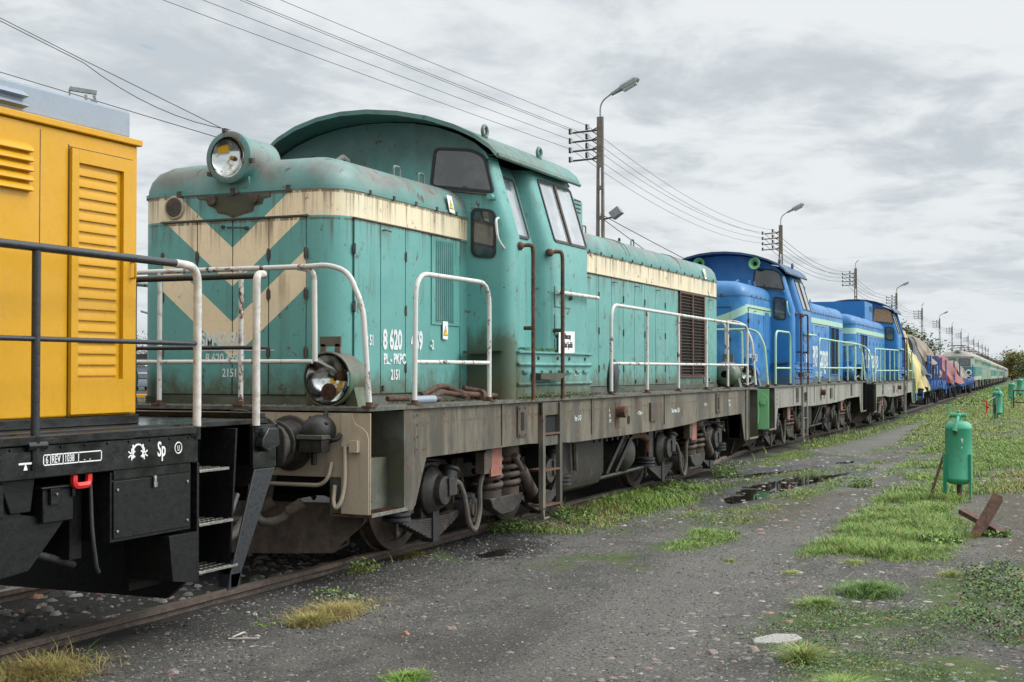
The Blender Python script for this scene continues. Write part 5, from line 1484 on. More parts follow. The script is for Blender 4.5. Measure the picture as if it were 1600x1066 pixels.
for xx in (-1.3, 1.3):
    for sy in (-1, 1): b = MB('rubber', 'steel'); b.cyl((xx, sy * .68, .33), (xx, sy * .84, .33), .33, n=18); b.mat(1).cyl((xx, sy * .84, .33), (xx, sy * .85, .33), .2, n=14); b.build('wheel', cr, smooth=40)
for sy in (-1, 1): b = MB('red'); b.box(-2.06, -1.90, sy * .62, sy * .835, .8, 1.0); b.build('tail_lamp', cr)
cr2 = thing('mesh_crate', 'yellow mesh sided crate standing behind the locomotives', 'crate', (44.8, 28.6, -.08), R(38))
b = MB('yellow', 'iron'); b.box(-.6, .6, -1.6, 1.6, .1, .5); b.box(-.6, .6, -1.6, 1.6, .62, .72)
for k in range(14): b.mat(1).bar((-.61, -1.5 + k * .22, .15), (-.61, -1.3 + k * .22, .62), .015, .015); b.bar((-.61, -1.3 + k * .22, .15), (-.61, -1.5 + k * .22, .62), .015, .015)
b.build('crate_body', cr2)
b = MB('red'); b.ball((44.75, 28.2, .78), .13); b.cyl((44.75, 28.2, .62), (44.75, 28.2, .80), .08, n=10); b.build('red_bottle', smooth=60, label='small red bottle standing on the yellow mesh crate', category='bottle')

# ------------------------------------------------------------------ green air tanks


def tank(label, x, y, h=1.03, r=.17, face=0.0, valve=0):
    t_ = thing('air_tank', label, 'tank', (x, y, -.08 + gz(x)), face, 'green air tanks in the grass')
    b = MB('tank'); z0 = .16
    b.lathe([(.01, z0), (.08, z0 + .005), (.14, z0 + .025), (r, z0 + .07), (r + .003, z0 + .08), (r + .003, z0 + .10), (r, z0 + .105), (r, h - .12), (r + .003, h - .115), (r + .003, h - .10), (r - .015, h - .05), (r - .06, h - .015), (.05, h), (.01, h + .003)], (0, 0, 0), (0, 0, 1), 32)
    b.build('vessel', t_, smooth=40)
    for k in range(3):
        a = R(90 + 120 * k + 30)
        cx, cy = (r + .008) * math.cos(a), (r + .008) * math.sin(a)
        b = MB('tank'); tx, ty = -math.sin(a), math.cos(a)
        b.obox((cx, cy, .28), (tx * .028, ty * .028, 0), (math.cos(a) * .004, math.sin(a) * .004, 0), (0, 0, .30)); b.obox((cx + math.cos(a) * .015 - tx * .026, cy + math.sin(a) * .015 - ty * .026, .28), (tx * .003, ty * .003, 0), (math.cos(a) * .016, math.sin(a) * .016, 0), (0, 0, .30))
        b.build('leg', t_)
    b = MB('tank', 'rusty')
    b.cyl((0, 0, h - .02), (0, 0, h + .06), .035, n=12); b.ball((0, 0, h + .065), .05, .05, .04); b.cyl((-.0, .09, h + .07), (0, -.09, h + .07), .032, n=12)
    b.cyl((0, .09, h + .07), (0, .11, h + .07), .045, n=6); b.cyl((0, -.09, h + .07), (0, -.105, h + .07), .042, n=6); b.ball((0, 0, h + .12), .022)
    b.tube(smoothpath([(0, .1, h + .07), (0, .135, h + .09), (0, .13, h + .22)], .02), .008, 6)
    b.tube(smoothpath([(-.03, 0, h + .05), (-.12, 0, h + .01), (-.19, .03, h - .11)], .05), .022, 8); b.mat(0).cyl((-.17, .02, h - .06), (-.20, .035, h - .14), .034, n=8)
    b.mat(1).tube([(-.19, .05, h - .11), (-.20, .04, h - .19), (-.20, .0, h - .15)], .012, 6)
    b.build('valve', t_, smooth=40)
    b = MB('rusty'); b.cyl((.02, .0, 0), (.02, 0, .19), .028, n=10); b.build('drain_pipe', t_)
    b = MB('letter'); a = R(195)
    for (dz, s_) in ((.75, 1.), (.66, .5)):
        cx, cy = -(r + .002) * math.cos(R(18)), -(r + .002) * math.sin(R(18))
        b.add([(cx, cy + .02 * s_, dz + .05 * s_), (cx - .0, cy - .02 * s_, dz + .04 * s_), (cx + .001, cy - .01 * s_, dz - .03 * s_), (cx, cy + .0, dz)], [(0, 1, 2, 3)])
    b.build('chalk_mark', t_)
    return t_


tank('nearest green air tank with a rusty bar leaning against it', 19.27, -5.06, 1.03, .175)
tank('second green air tank, beside the red valve', 52.8, -3.68, 1.05, .175, .6)
tank('third green air tank, in front of a farther one', 90.6, -2.40, 1.15, .2, 1.2)
tank('fourth green air tank, farthest, at the right edge', 112, -2.0, 1.35, .23, 2.0)
b = MB('rusty'); b.bar((19.05, -4.705, -.1), (19.24, -4.875, .50), .035, .012, (1, 0, 0)); b.build('iron_bar', label='rusty flat iron bar leaning on the nearest green tank', category='bar')
rv = thing('air_valve_stand', 'red air valve on a white lever beside the second green tank', 'valve', (52.6, -3.34, -.18))
b = MB('galv', 'gear'); b.box(-.03, .03, -.33, -.29, 0, .78); b.mat(1).box(-.05, .02, -.30, -.22, .30, .55); b.build('post', rv)
b = MB('white'); b.bar((0, -.28, .83), (0, .02, .66), .03, .03); b.build('lever', rv)
b = MB('red'); b.cyl((0, .02, .68), (0, .03, .28), .03, n=10); b.bar((0, .0, .66), (0, .16, .70), .04, .04); b.bar((0, .0, .28), (0, .11, .18), .03, .03); b.ball((0, -.02, .45), .05); b.build('valve_body', rv)
gp = thing('barrier_frame', 'brown painted pipe barrier frame cut by the right edge', 'barrier', (71.5, -3.38, -.26), 0)
b = MB('rusty')
for yy in (0, -2.0): b.cyl((0, yy, 0), (0, yy, .88), .04, n=10)
b.bar((0, .04, .86), (0, -2.04, .86), .06, .06); b.bar((0, 0, .28), (0, -2.0, .28), .06, .06); b.build('frame', gp, smooth=40)
b = MB('white'); b.cyl((135, -1.5, -.6), (135, -1.5, 1.0), .08, n=10); b.build('marker_post', smooth=40, label='thin pale marker post beyond the green tanks', category='post')
# two crossed steel offcuts
b = MB('rusty', 'gearbrown')
def channel(p0, p1, wd, dp, th, upv):
    p0, p1 = Vector(p0), Vector(p1); d_ = (p1 - p0); s_ = d_.cross(Vector(upv)).normalized(); u_ = s_.cross(d_).normalized(); c_ = (p0 + p1) / 2
    b.obox(c_, d_ / 2, s_ * wd / 2, u_ * th / 2)
    for k in (-1, 1): b.obox(c_ + s_ * k * (wd / 2 - th / 2) - u_ * (dp / 2 + .001), d_ / 2, s_ * th / 2, u_ * (dp / 2 - th / 2))
channel((14.72, -5.57, -.10), (15.0, -5.80, .33), .10, .11, .015, (-1, 0, .5))
b.build('steel_channel', label='thick rusty steel channel propped up at a slant', category='steel channel')
b = MB('rusty', 'steel')
channel((15.35, -5.42, .13), (14.9, -5.86, -.04), .10, .05, .010, (0, 0, 1)); b.build('steel_channel', label='thin rusty channel lying beneath the slanting one', category='steel channel')
# ------------------------------------------------------------------ rails and sleepers
def railobj(lat, label):
    b = MB('railside', 'railtop')
    xs = [-6, 0, 5, 10, 15, 20] + [20 + .75 * i for i in range(1, 14)] + [32, 34, 37, 40, 43, 47, 50, 54, 57, 60, 80, 110, 150, 220, 320, 450, 600]
    sec = [(-.036, 0), (.036, 0), (.038, -.035), (.010, -.048), (.010, -.13), (.065, -.15), (.065, -.165), (-.065, -.165), (-.065, -.15), (-.010, -.13), (-.010, -.048), (-.038, -.035)]
    rings = []
    for x in xs:
        rings.append([(x, off(x) + lat + a, z + gz(x)) for a, z in sec])
    b.loft(rings, True, True, True)
    for i, f in enumerate(b.f): 
        if len(f) == 4 and (f[0] % 12 == 0 and f[1] % 12 == 1): b.m[i] = 1
    o = b.build('rail', smooth=0, label=label, category='rail'); o['group'] = 'rails of the track'
    return o


railobj(-.755, 'near rusty rail of the track under the locomotives'); railobj(.755, 'far rusty rail of the track under the locomotives')
for k in range(26):
    x = -3 + k * .62
    b = MB('gear'); b.box(x, x + .24, -1.25, 1.25, -.30, -.115); b.build('sleeper', label='dark sleeper half buried in the soil between the rails', category='sleeper', group='sleepers of the track')
# ------------------------------------------------------------------ ground
VEG = {
 'lush': [(12.42, -4.24), (13.78, -4.23), (16.74, -4.17), (20.6, -4.07), (25.68, -3.89), (31.1, -3.71), (34.17, -4.16), (41.28, -5.03), (32.03, -5.92), (19.36, -6.2), (18.19, -5.62), (17.26, -5.38), (14.06, -5.55), (12.95, -5.47), (12.49, -5.24), (12.8, -4.7)],
 'far': [(28.64, -0.95), (33.39, -0.9), (48.65, -0.55), (86.62, .95), (137.53, 2.95), (193.14, 5.1), (420, 13.9), (420, -60), (60, -60), (32.03, -7.92), (28.37, -4.09), (27.5, -3.57), (33.69, -3.03), (30.71, -2.81), (27.01, -2.42)],
 'mid': [(18.55, -1.9), (20.82, -1.62), (23.19, -2.05), (24.68, -2.79), (27.45, -3.46), (25.72, -4.0), (23.43, -3.72), (20.31, -3.37), (17.63, -3.23), (15.23, -3.26), (14.69, -3.1), (16.11, -2.68), (17.9, -2.76), (17.56, -2.41)],
 'near': [(13.18, -1.03), (15.59, -0.88), (18.37, -0.87), (19.34, -0.9), (19.14, -1.18), (19.03, -1.73), (17.15, -2.09), (15.81, -1.97), (14.84, -1.84), (13.8, -1.92), (13.09, -1.68)],
 'strip': [(12.35, -2.96), (13.56, -2.77), (14.82, -2.78), (14.69, -3.1), (13.4, -3.35), (12.29, -3.26)],
 'tk1': [(23.4, -1.0), (29.4, -0.8), (35.62, -0.6), (39.07, -0.6), (39.36, -0.9), (32.86, -1.3), (27.12, -1.6), (24.5, -1.5)],
 'weeds': [(9.28, -4.61), (9.83, -4.74), (10.12, -5.1), (10.1, -5.51), (9.63, -5.85), (8.85, -5.92), (8.37, -5.74), (8.02, -6.19), (7.63, -6.4), (6.3, -5.9), (7.12, -5.2), (8.04, -4.95), (8.55, -4.7)],
 'weeds2': [(10.31, -5.53), (11.64, -5.59), (12.37, -5.95), (12.91, -6.24), (12.5, -7.5), (9.07, -6.93), (8.95, -6.14), (9.39, -5.87)],
 'patch': [(10.35, -4.93), (11.1, -4.9), (11.42, -5.06), (11.16, -5.29), (10.52, -5.32), (10.28, -5.12)],
 'patch2': [(9.69, -4.74), (10.27, -4.73), (10.19, -4.91), (9.7, -4.97)],
 'patch3': [(6.6, -3.07), (6.86, -3.03), (6.95, -3.15), (6.72, -3.34)],
 'right': [(20, -6.1), (34, -5.6), (50, -8), (50, -20), (20, -20), (13.5, -8), (13.4, -6.6)],
}
BARE = {
 'path': [(7.21, -4.51), (10.25, -4.32), (13.43, -4.04), (16.59, -3.82), (22.37, -3.65), (26.12, -3.61), (26.39, -3.35), (22.17, -3.18), (16.38, -3.32), (14.33, -3.46), (12.6, -3.3), (10.83, -3.22), (6.88, -3.73)],
 'mud': [(17.94, -5.03), (19.44, -5.23), (20.91, -6.16), (12.96, -6.34), (13.13, -5.9), (13.47, -5.6), (15.86, -5.55)],
 'path2': [(28.72, -1.09), (33.04, -1.48), (45.84, -1.33), (52.53, -1.36), (33.45, -2.47), (27.09, -2.59)],
}
BROWN = {'brown': [(15.45, -2.92), (17.5, -2.93), (19.15, -3.3), (19.87, -3.71), (17.41, -3.76), (14.76, -3.72), (14.3, -3.4)], 'b2': [(19.0, -5.3), (24, -5.2), (26, -6.4), (14, -7.5), (13.2, -5.9), (15.8, -5.6)], 'b3': [(13.0, -1.1), (15, -.95), (16, -1.4), (14, -1.9)]}
PUD = {
 'a': [(18.15, -2.18), (19.96, -1.98), (21.64, -2.26), (22.39, -2.68), (23.88, -2.91), (22.53, -3.02), (20.29, -2.77), (18.36, -2.66), (17.39, -2.45)],
 'b': [(21.37, -1.28), (23.02, -1.65), (24.37, -2.07), (23.59, -2.22), (22.0, -1.76)],
 'c': [(25.92, -2.23), (26.87, -2.56), (25.77, -2.79), (24.83, -2.31)],
 'd': [(11.65, -1.29), (12.25, -1.26), (12.35, -1.49), (12.02, -1.7), (11.57, -1.68), (11.4, -1.5)]}


for k_ in ('a', 'b'):
    c_ = np.array(PUD[k_]).mean(0); PUD[k_] = [tuple(c_ + (np.array(q_) - c_) * np.array([1.18, 1.3])) for q_ in PUD[k_]]


def vnoise(x, y, s, seed):
    """smooth value noise on arrays"""
    g = np.random.default_rng(seed).random((256, 256))
    u, v = x / s, y / s; i, j = np.floor(u).astype(int), np.floor(v).astype(int); fu, fv = u - i, v - j
    fu = fu * fu * (3 - 2 * fu); fv = fv * fv * (3 - 2 * fv)
    a, b_, c, d_ = g[i % 256, j % 256], g[(i + 1) % 256, j % 256], g[i % 256, (j + 1) % 256], g[(i + 1) % 256, (j + 1) % 256]
    return (a * (1 - fu) + b_ * fu) * (1 - fv) + (c * (1 - fu) + d_ * fu) * fv


def fbm(x, y, s, seed, o=4): return sum(vnoise(x, y, s / 2 ** k, seed + k) * .5 ** k for k in range(o)) / sum(.5 ** k for k in range(o))


def sdist(px, py, poly):
    """signed distance to polygon, positive inside"""
    P_ = np.array(poly); inside = np.zeros(px.shape, bool); dmin = np.full(px.shape, 1e9)
    for k in range(len(P_)):
        (x0, y0), (x1, y1) = P_[k - 1], P_[k]
        with np.errstate(divide='ignore', invalid='ignore'):
            c = ((y0 > py) != (y1 > py)) & (px < (x1 - x0) * (py - y0) / (y1 - y0 + 1e-12) + x0)
        inside ^= c
        t_ = np.clip(((px - x0) * (x1 - x0) + (py - y0) * (y1 - y0)) / ((x1 - x0) ** 2 + (y1 - y0) ** 2 + 1e-9), 0, 1)
        dmin = np.minimum(dmin, np.hypot(px - x0 - t_ * (x1 - x0), py - y0 - t_ * (y1 - y0)))
    return np.where(inside, dmin, -dmin)


def field(px, py, polys, soft):
    wx = px + (fbm(px, py, 1.4, 3) - .5) * .9; wy = py + (fbm(px, py, .7, 33) - .5) * .55
    f = np.zeros(px.shape)
    for p in polys.values(): f = np.maximum(f, np.clip(sdist(wx, wy, p) / soft + .5, 0, 1))
    return f


def vegf(px, py):
    v_ = field(px, py, VEG, .3)
    v_ = v_ * (1 - .95 * field(px, py, BARE, .3))
    sparse = np.clip((fbm(px, py, .9, 71) - .62) * 7, 0, 1) * (px > 11) * (py < -.95) * .7
    v_ = np.maximum(v_, sparse * (field(px, py, BARE, .3) < .3))
    v_ *= np.clip((fbm(px, py, .8, 91) - .30) * 5, .25, 1)
    for p in PUD.values(): v_ = v_ * (sdist(px, py, p) < .03)
    return v_ * (py < -.86 + np.interp(px, KX, KY))


def gheight(px, py):
    h = (fbm(px, py, 2.5, 5) - .5) * .05 + (fbm(px, py, .35, 15, 3) - .5) * .022
    tr = np.abs(py - np.interp(px, KX, KY))
    h += np.clip(.75 - tr, 0, .4) * -.1 + np.clip(.30 - np.abs(tr - 1.05), 0, .2) * .16
    for p in PUD.values(): h -= np.clip(sdist(px, py, p) + .12, 0, .3) * .12
    fl = np.clip((np.hypot(px, py - CAM_Y) - 60) / 60, 0, 1)
    return -.085 - .0042 * np.maximum(0, px - 30) + h * (1 - fl) * np.where(tr < 1.0, .6, 1)


xs = np.concatenate([np.arange(-8, 4, .5), np.arange(4, 16, .06), np.arange(16, 30, .12), np.arange(30, 60, .35), np.arange(60, 120, 2), np.geomspace(120, 4000, 26)])
ys = np.concatenate([-np.geomspace(2500, 16, 22), np.arange(-15.5, -8, .4), np.arange(-8, 1.6, .07), np.arange(1.6, 6, .4), np.geomspace(6.2, 2500, 30)])
gx, gy = np.meshgrid(xs, ys, indexing='ij'); gzz = gheight(gx, gy)
nxv, nyv = gx.shape
me = bpy.data.meshes.new('ground')
me.vertices.add(nxv * nyv); me.vertices.foreach_set('co', np.stack([gx, gy, gzz], -1).astype(np.float32).ravel())
ii, jj = np.meshgrid(np.arange(nxv - 1), np.arange(nyv - 1), indexing='ij'); a = (ii * nyv + jj).ravel()
q = np.stack([a, a + nyv, a + nyv + 1, a + 1], -1).astype(np.int32)
me.loops.add(q.size); me.loops.foreach_set('vertex_index', q.ravel()); me.polygons.add(len(q)); me.polygons.foreach_set('loop_start', np.arange(0, q.size, 4, dtype=np.int32)); me.update(calc_edges=True)
me.polygons.foreach_set('use_smooth', np.ones(len(q), bool))
vg = vegf(gx, gy); br = field(gx, gy, BROWN, .5); bare = field(gx, gy, BARE, .4)
pd = np.zeros(gx.shape)
for p in PUD.values(): pd = np.maximum(pd, np.clip(sdist(gx, gy, p) * 2.2 + 1.0, 0, 1))
for nm, arr in (('veg', vg), ('brown', br), ('path', bare), ('wet', pd)):
    at_ = me.attributes.new(nm, 'FLOAT', 'POINT'); at_.data.foreach_set('value', arr.astype(np.float32).ravel())


def gmat(n):
    px, py, pz = n.xyz()
    def A_(k): return Ex(n.t, n.attr(k).outputs['Fac'])
    veg, brn, pth, wet = A_('veg'), A_('brown'), A_('path'), A_('wet')
    f1 = n.noise(.8, None, 6, .6); f2 = n.noise(7, None, 8, .75); f3 = n.noise(45, None, 6, .75); f4 = n.noise(130, None, 3, .7)
    ash = n.mix(f1.ramp(.38, .62), (.072, .064, .055), (.128, .116, .100))
    ash = n.mix(n.noise(.45, n.scale(None, (.45, 1.3, 1), (7, 3, 0)), 5, .6, .6).ramp(.42, .58) * .55, ash, (.155, .145, .128))
    ash = n.mix(n.noise(2.6, n.scale(None, (.5, 1.2, 1)), 8, .7, .8).ramp(.45, .62) * .55, ash, (.045, .042, .038))
    ash = n.mix(py.ramp(-2.0, -.9) * f2.ramp(.3, .6, .5, 1.0), ash, (.020, .018, .016))       # sooty ballast by the rail, painted darker for shade under the train
    ash = n.mix(pth * .7 * f2.ramp(.25, .5, .5, 1.0), ash, (.185, .172, .152))
    ash = n.mix(f3.ramp(.52, .7) * .5, ash, (.20, .185, .165)); ash = n.mix(f3.ramp(.53, .36) * .9, ash, (.022, .021, .020))
    v = n.voro(38, n.scale(None, (1, 1, .2)))
    peb = v.lt(.13) * n.noise(11, n.scale(None, (1, 1, 1), (3, 3, 3)), 3).ramp(.5, .62)
    ash = n.mix(peb * .35, ash, n.mix(f2, (.15, .14, .13), (.22, .18, .15)))
    soil = n.mix(f2.ramp(.35, .65), (.045, .036, .024), (.10, .078, .042))
    gr = n.mix(f2.ramp(.35, .62), (.035, .07, .012), (.095, .125, .03))
    far = n.mix(n.noise(.35, None, 7, .7).ramp(.40, .58), (.075, .13, .022), (.13, .11, .045))
    gr = n.mix(px.ramp(25, 60), gr, far)
    gr = n.mix(px.ramp(90, 220) * .6, gr, (.08, .16, .024))
    c = n.mix((brn * f2.ramp(.35, .5)).min(1.0) * .85, ash, soil)
    c = n.mix((veg * 1.25 + (f2 - .5) * .8).min(1.0).max(0.0), c, gr)
    w2 = (wet + (f2 - .5) * .5).ramp(.25, .6)
    c = n.mix(w2 * .75, c, (.018, .017, .016))
    damp = f1.ramp(.5, .66) * py.ramp(-4.6, -1.5)
    ro = .92 - w2 * .5 - damp * .18
    h = f2 * .6 + f3 * .34 + f4 * .08 + peb * .25
    return {'Base Color': c, 'Roughness': ro, 'Normal': n.bump(h, .06, 1.0)}


me.materials.append(material('ash_ground', gmat))
go = bpy.data.objects.new('ground', me); S.collection.objects.link(go); go['kind'] = 'structure'
wm = material('puddle_water', lambda n: {'Base Color': (.02, .018, .014), 'Roughness': .03, 'Specular IOR Level': .7, 'Normal': n.bump(n.noise(3, None, 3), .002, .3)})
MT['water'] = wm
for k, p in PUD.items():
    arr = np.array(roundpoly(p, .5, 5)); cx = arr.mean(0)
    pts = [(x + .05 * math.sin(9 * i), y + .04 * math.cos(7 * i)) for i, (x, y) in enumerate(arr.tolist())]
    zc = float(gheight(arr[:, 0], arr[:, 1]).mean()) - .012
    b = MB('water'); b.add([(x, y, zc) for x, y in pts], [tuple(range(len(pts)))]); b.build('puddle', smooth=0, kind='structure')

# ------------------------------------------------------------------ blades, leaves and stones as three loose masses


def bulk(name, V, F, mats, mi, kind='stuff'):
    me = bpy.data.meshes.new(name); n = len(V)
    me.vertices.add(n); me.vertices.foreach_set('co', V.astype(np.float32).ravel())
    me.loops.add(F.size); me.loops.foreach_set('vertex_index', F.astype(np.int32).ravel())
    me.polygons.add(len(F)); me.polygons.foreach_set('loop_start', np.arange(0, F.size, F.shape[1], dtype=np.int32))
    me.update(calc_edges=True)
    for m in mats: me.materials.append(m)
    me.polygons.foreach_set('material_index', mi.astype(np.int32))
    o = bpy.data.objects.new(name, me); S.collection.objects.link(o); o['kind'] = kind
    return o


def leafmat(name, c, var=.35, tr=.25):
    def fn(n):
        f = n.noise(3.5, None, 3); oi = n.noise(60, None, 1)
        return {'Base Color': n.mix(oi.ramp(.3, .7), n.mix(f.ramp(.35, .65), tuple(a * (1 - var) for a in c), tuple(a * (1 + var) for a in c)), tuple(a * 1.35 for a in c)), 'Roughness': .55, 'Subsurface Weight': 0.0, 'Specular IOR Level': .35}
    return material(name, fn)


GM = [leafmat('grass_green', (.11, .195, .028)), leafmat('grass_light', (.20, .29, .05)), leafmat('grass_dry', (.26, .20, .075)), leafmat('grass_dark', (.035, .085, .02))]


def blades(px, py, hh, ww, lean, mi):
    """curved 3-segment blades"""
    n = len(px); z = gheight(px, py) - .01
    an = nrg.random(n) * 6.283; dx, dy = np.cos(an), np.sin(an); sx, sy = -dy, dx
    V = np.zeros((n, 7, 3)); tt = [0, .4, .75, 1.0]; wd = [1, .85, .55, 0]
    k = 0
    for t_, w_ in zip(tt, wd):
        bx = px + dx * lean * hh * t_ ** 1.8; by = py + dy * lean * hh * t_ ** 1.8; bz = z + hh * t_ * (1 - .35 * lean * t_)
        if w_ > 0:
            V[:, k] = np.stack([bx - sx * ww * w_, by - sy * ww * w_, bz], -1); V[:, k + 1] = np.stack([bx + sx * ww * w_, by + sy * ww * w_, bz], -1); k += 2
        else: V[:, k] = np.stack([bx, by, bz], -1)
    base = (np.arange(n) * 7)[:, None]
    T = np.concatenate([base + np.array(f) for f in ([0, 1, 3], [0, 3, 2], [2, 3, 5], [2, 5, 4], [4, 5, 6])], 1).reshape(-1, 3)
    return V.reshape(-1, 3), T, np.repeat(mi, 5)


def scatter(n, x0, x1, y0, y1, dens):
    px = nrg.uniform(x0, x1, n); py = nrg.uniform(y0, y1, n)
    # keep what lies inside the field of view (with a margin to the side)
    return px[(k := nrg.random(n) < dens(px, py))], py[k]


def allveg():
    Vs, Fs, Ms = [], [], []
    def put(px, py, h0, h1, w0, lean, probs, edge=True):
        n = len(px)
        clump = fbm(px, py, .35, 44, 2); hh = (h0 + (h1 - h0) * nrg.random(n) ** 1.5) * (.3 + 1.4 * clump) * (.35 + .65 * np.clip(vegf(px, py) * 1.3, 0, 1) if edge else 1)
        mi = nrg.choice(len(probs), n, p=probs)
        br_ = field(px, py, BROWN, .5) if n else 0
        mi = np.where((nrg.random(n) < br_ * .55), 2, mi)
        V, F, M = blades(px, py, hh, w0 * (.6 + .8 * nrg.random(n)), lean * (.4 + nrg.random(n)), mi)
        o_ = sum(len(v) for v in Vs); Vs.append(V); Fs.append(F + o_); Ms.append(M)
    lf = lambda x, y: vegf(x, y)
    lush = lambda x, y: np.clip(sdist(x, y, VEG['lush']) * 3 + .5, 0, 1) * (1 - field(x, y, BARE, .3)) * np.clip((fbm(x, y, .8, 91) - .28) * 5, .3, 1)
    px, py = scatter(150000, 11.5, 19, -6.5, -3.9, lush); put(px, py, .03, .16, .0024, 1.3, [.40, .38, .10, .12])
    px, py = scatter(90000, 19, 34, -7.5, -3.5, lambda x, y: np.maximum(lush(x, y), vegf(x, y) * .7)); put(px, py, .03, .15, .0042, 1.3, [.45, .3, .1, .15])
    px, py = scatter(90000, 12.8, 30, -4.2, -.9, lf); put(px, py, .012, .09, .0036, 1.4, [.42, .22, .22, .14])
    px, py = scatter(24000, 12.9, 19.5, -2.1, -.95, lambda x, y: np.clip(sdist(x, y, VEG['near']) * 2.5 + .2, 0, 1) * np.clip((fbm(x, y, .5, 19) - .35) * 4, .1, 1)); put(px, py, .05, .15, .004, .9, [.5, .3, .1, .1])
    px, py = scatter(9000, 12.1, 15, -3.45, -2.7, lambda x, y: np.clip(sdist(x, y, VEG['strip']) * 4 + .3, 0, 1)); put(px, py, .03, .07, .003, 1.0, [.5, .4, .05, .05])
    px, py = scatter(150000, 30, 75, -10, 1.0, lf); put(px, py, .03, .11, .008, 1.2, [.40, .34, .22, .04])
    px, py = scatter(50000, 13, 30, -11, -5.8, lf); put(px, py, .03, .09, .005, 1.0, [.38, .25, .25, .12])
    px, py = scatter(70000, 75, 200, -14, 6, lf); put(px, py, .05, .14, .03, .9, [.5, .4, .06, .04])
    # taller weeds right beside the wheels
    px, py = scatter(9000, 14.2, 60, -1.5, .5, lambda x, y: (np.abs(y + 1.05 - np.interp(x, KX, KY)) < .28) * np.clip((fbm(x, y, 1.3, 23) - .5) * 6, 0, 1)); put(px, py, .10, .30, .006, .8, [.5, .3, .1, .1])
    # single tufts: x, y, radius, count, height, dry
    for x, y, r_, n, h0, probs in ((8.0, -1.78, .13, 1400, .09, [.08, .1, .8, .02]), (8.25, -1.74, .26, 2600, .08, [.04, .06, .88, .02]), (8.62, -1.72, .24, 1800, .06, [.03, .05, .9, .02]), (10.1, -1.03, .16, 420, .07, [.2, .1, .6, .1]), (11.05, -.98, .22, 500, .06, [.2, .1, .6, .1]), (5.95, -1.28, .30, 2600, .09, [.03, .05, .9, .02]), (6.77, -3.16, .13, 900, .06, [.5, .45, 0, .05]), (10.75, -5.1, .26, 3200, .09, [.45, .1, 0, .45]), (9.95, -4.85, .15, 1200, .08, [.5, .3, .1, .1]), (12.3, -4.75, .16, 800, .06, [.2, .4, .4, 0]), (11.5, -4.35, .12, 500, .04, [.1, .5, .4, 0]), (12.0, -3.7, .14, 400, .03, [.3, .3, .4, 0]), (8.05, -5.1, .10, 700, .11, [.5, .2, .3, 0]), (7.3, -5.45, .12, 900, .13, [.55, .3, .15, 0]), (11.9, -5.6, .12, 500, .06, [.1, .5, .4, 0]), (15.8, -2.3, .14, 500, .05, [.3, .4, .3, 0])):
        a_, q_ = nrg.random(n) * 6.283, np.abs(nrg.normal(0, .45, n)) * r_; sx_ = 1.6
        put(x + np.cos(a_) * q_ * sx_, y + np.sin(a_) * q_, h0 * .6, h0 * 1.5, .0022, 1.5, probs, False)
    return np.concatenate(Vs), np.concatenate(Fs), np.concatenate(Ms)


V, F, M = allveg(); bulk('grass', V, F, GM, M)


def leaves(cx, cy, cz, sz, mi):
    n = len(cx)
    nr = nrg.normal(0, 1, (n, 3)); nr[:, 2] = np.abs(nr[:, 2]) + .8; nr /= np.linalg.norm(nr, axis=1)[:, None]
    t_ = np.cross(nr, nrg.normal(0, 1, (n, 3))); t_ /= np.linalg.norm(t_, axis=1)[:, None]; u = np.cross(nr, t_)
    c = np.stack([cx, cy, cz], -1); s_ = sz[:, None]
    V = np.stack([c - t_ * s_, c + u * s_ * .5, c + t_ * s_, c - u * s_ * .5], 1).reshape(-1, 3)
    F = (np.arange(n) * 4)[:, None] + np.arange(4)[None]
    return V, F, mi


WM = [leafmat('weed_leaf', (.075, .14, .035)), leafmat('weed_leaf_light', (.15, .22, .045)), leafmat('weed_leaf_dark', (.03, .055, .022)), leafmat('weed_leaf_rusty', (.13, .05, .025))]
Vs, Fs, Ms = [], [], []
def putl(px, py, hgt, s0, s1, probs):
    n = len(px); z = gheight(px, py) + nrg.random(n) ** 1.5 * hgt * (.4 + 1.2 * fbm(px, py, .25, 8, 2))
    V, F, M_ = leaves(px, py, z, nrg.uniform(s0, s1, n), nrg.choice(4, n, p=probs)); o_ = sum(len(v) for v in Vs); Vs.append(V); Fs.append(F + o_); Ms.append(M_)
wf = lambda key, soft=4: (lambda x, y: np.clip(sdist(x + (fbm(x, y, .5, 7) - .5) * .5, y + (fbm(x, y, .4, 17) - .5) * .35, VEG[key]) * soft + .4, 0, 1) * np.clip((fbm(x, y, .22, 57, 3) - .30) * 6, .1, 1))
px, py = scatter(52000, 6.2, 10.4, -6.6, -4.5, wf('weeds')); putl(px, py, .035, .004, .010, [.62, .15, .15, .08])
px, py = scatter(36000, 8.6, 13, -7.4, -5.4, lambda x, y: wf('weeds2')(x, y) * (fbm(x, y, .5, 29, 3) > .47)); putl(px, py, .12, .008, .018, [.5, .14, .28, .08])
px, py = scatter(9000, 11, 18, -7, -5.3, lambda x, y: vegf(x, y) * .5 + .05); putl(px, py, .03, .005, .012, [.4, .2, .15, .25])
px, py = scatter(4000, 7.3, 9.2, -2.0, -1.45, lambda x, y: (fbm(x, y, .3, 3) > .66) * 1.0); putl(px, py, .02, .006, .014, [.3, .6, .1, 0])
px, py = scatter(9000, 13, 20, -1.6, -.9, lambda x, y: (fbm(x, y, .6, 13) > .56) * 1.0); putl(px, py, .10, .010, .025, [.5, .35, .15, 0])
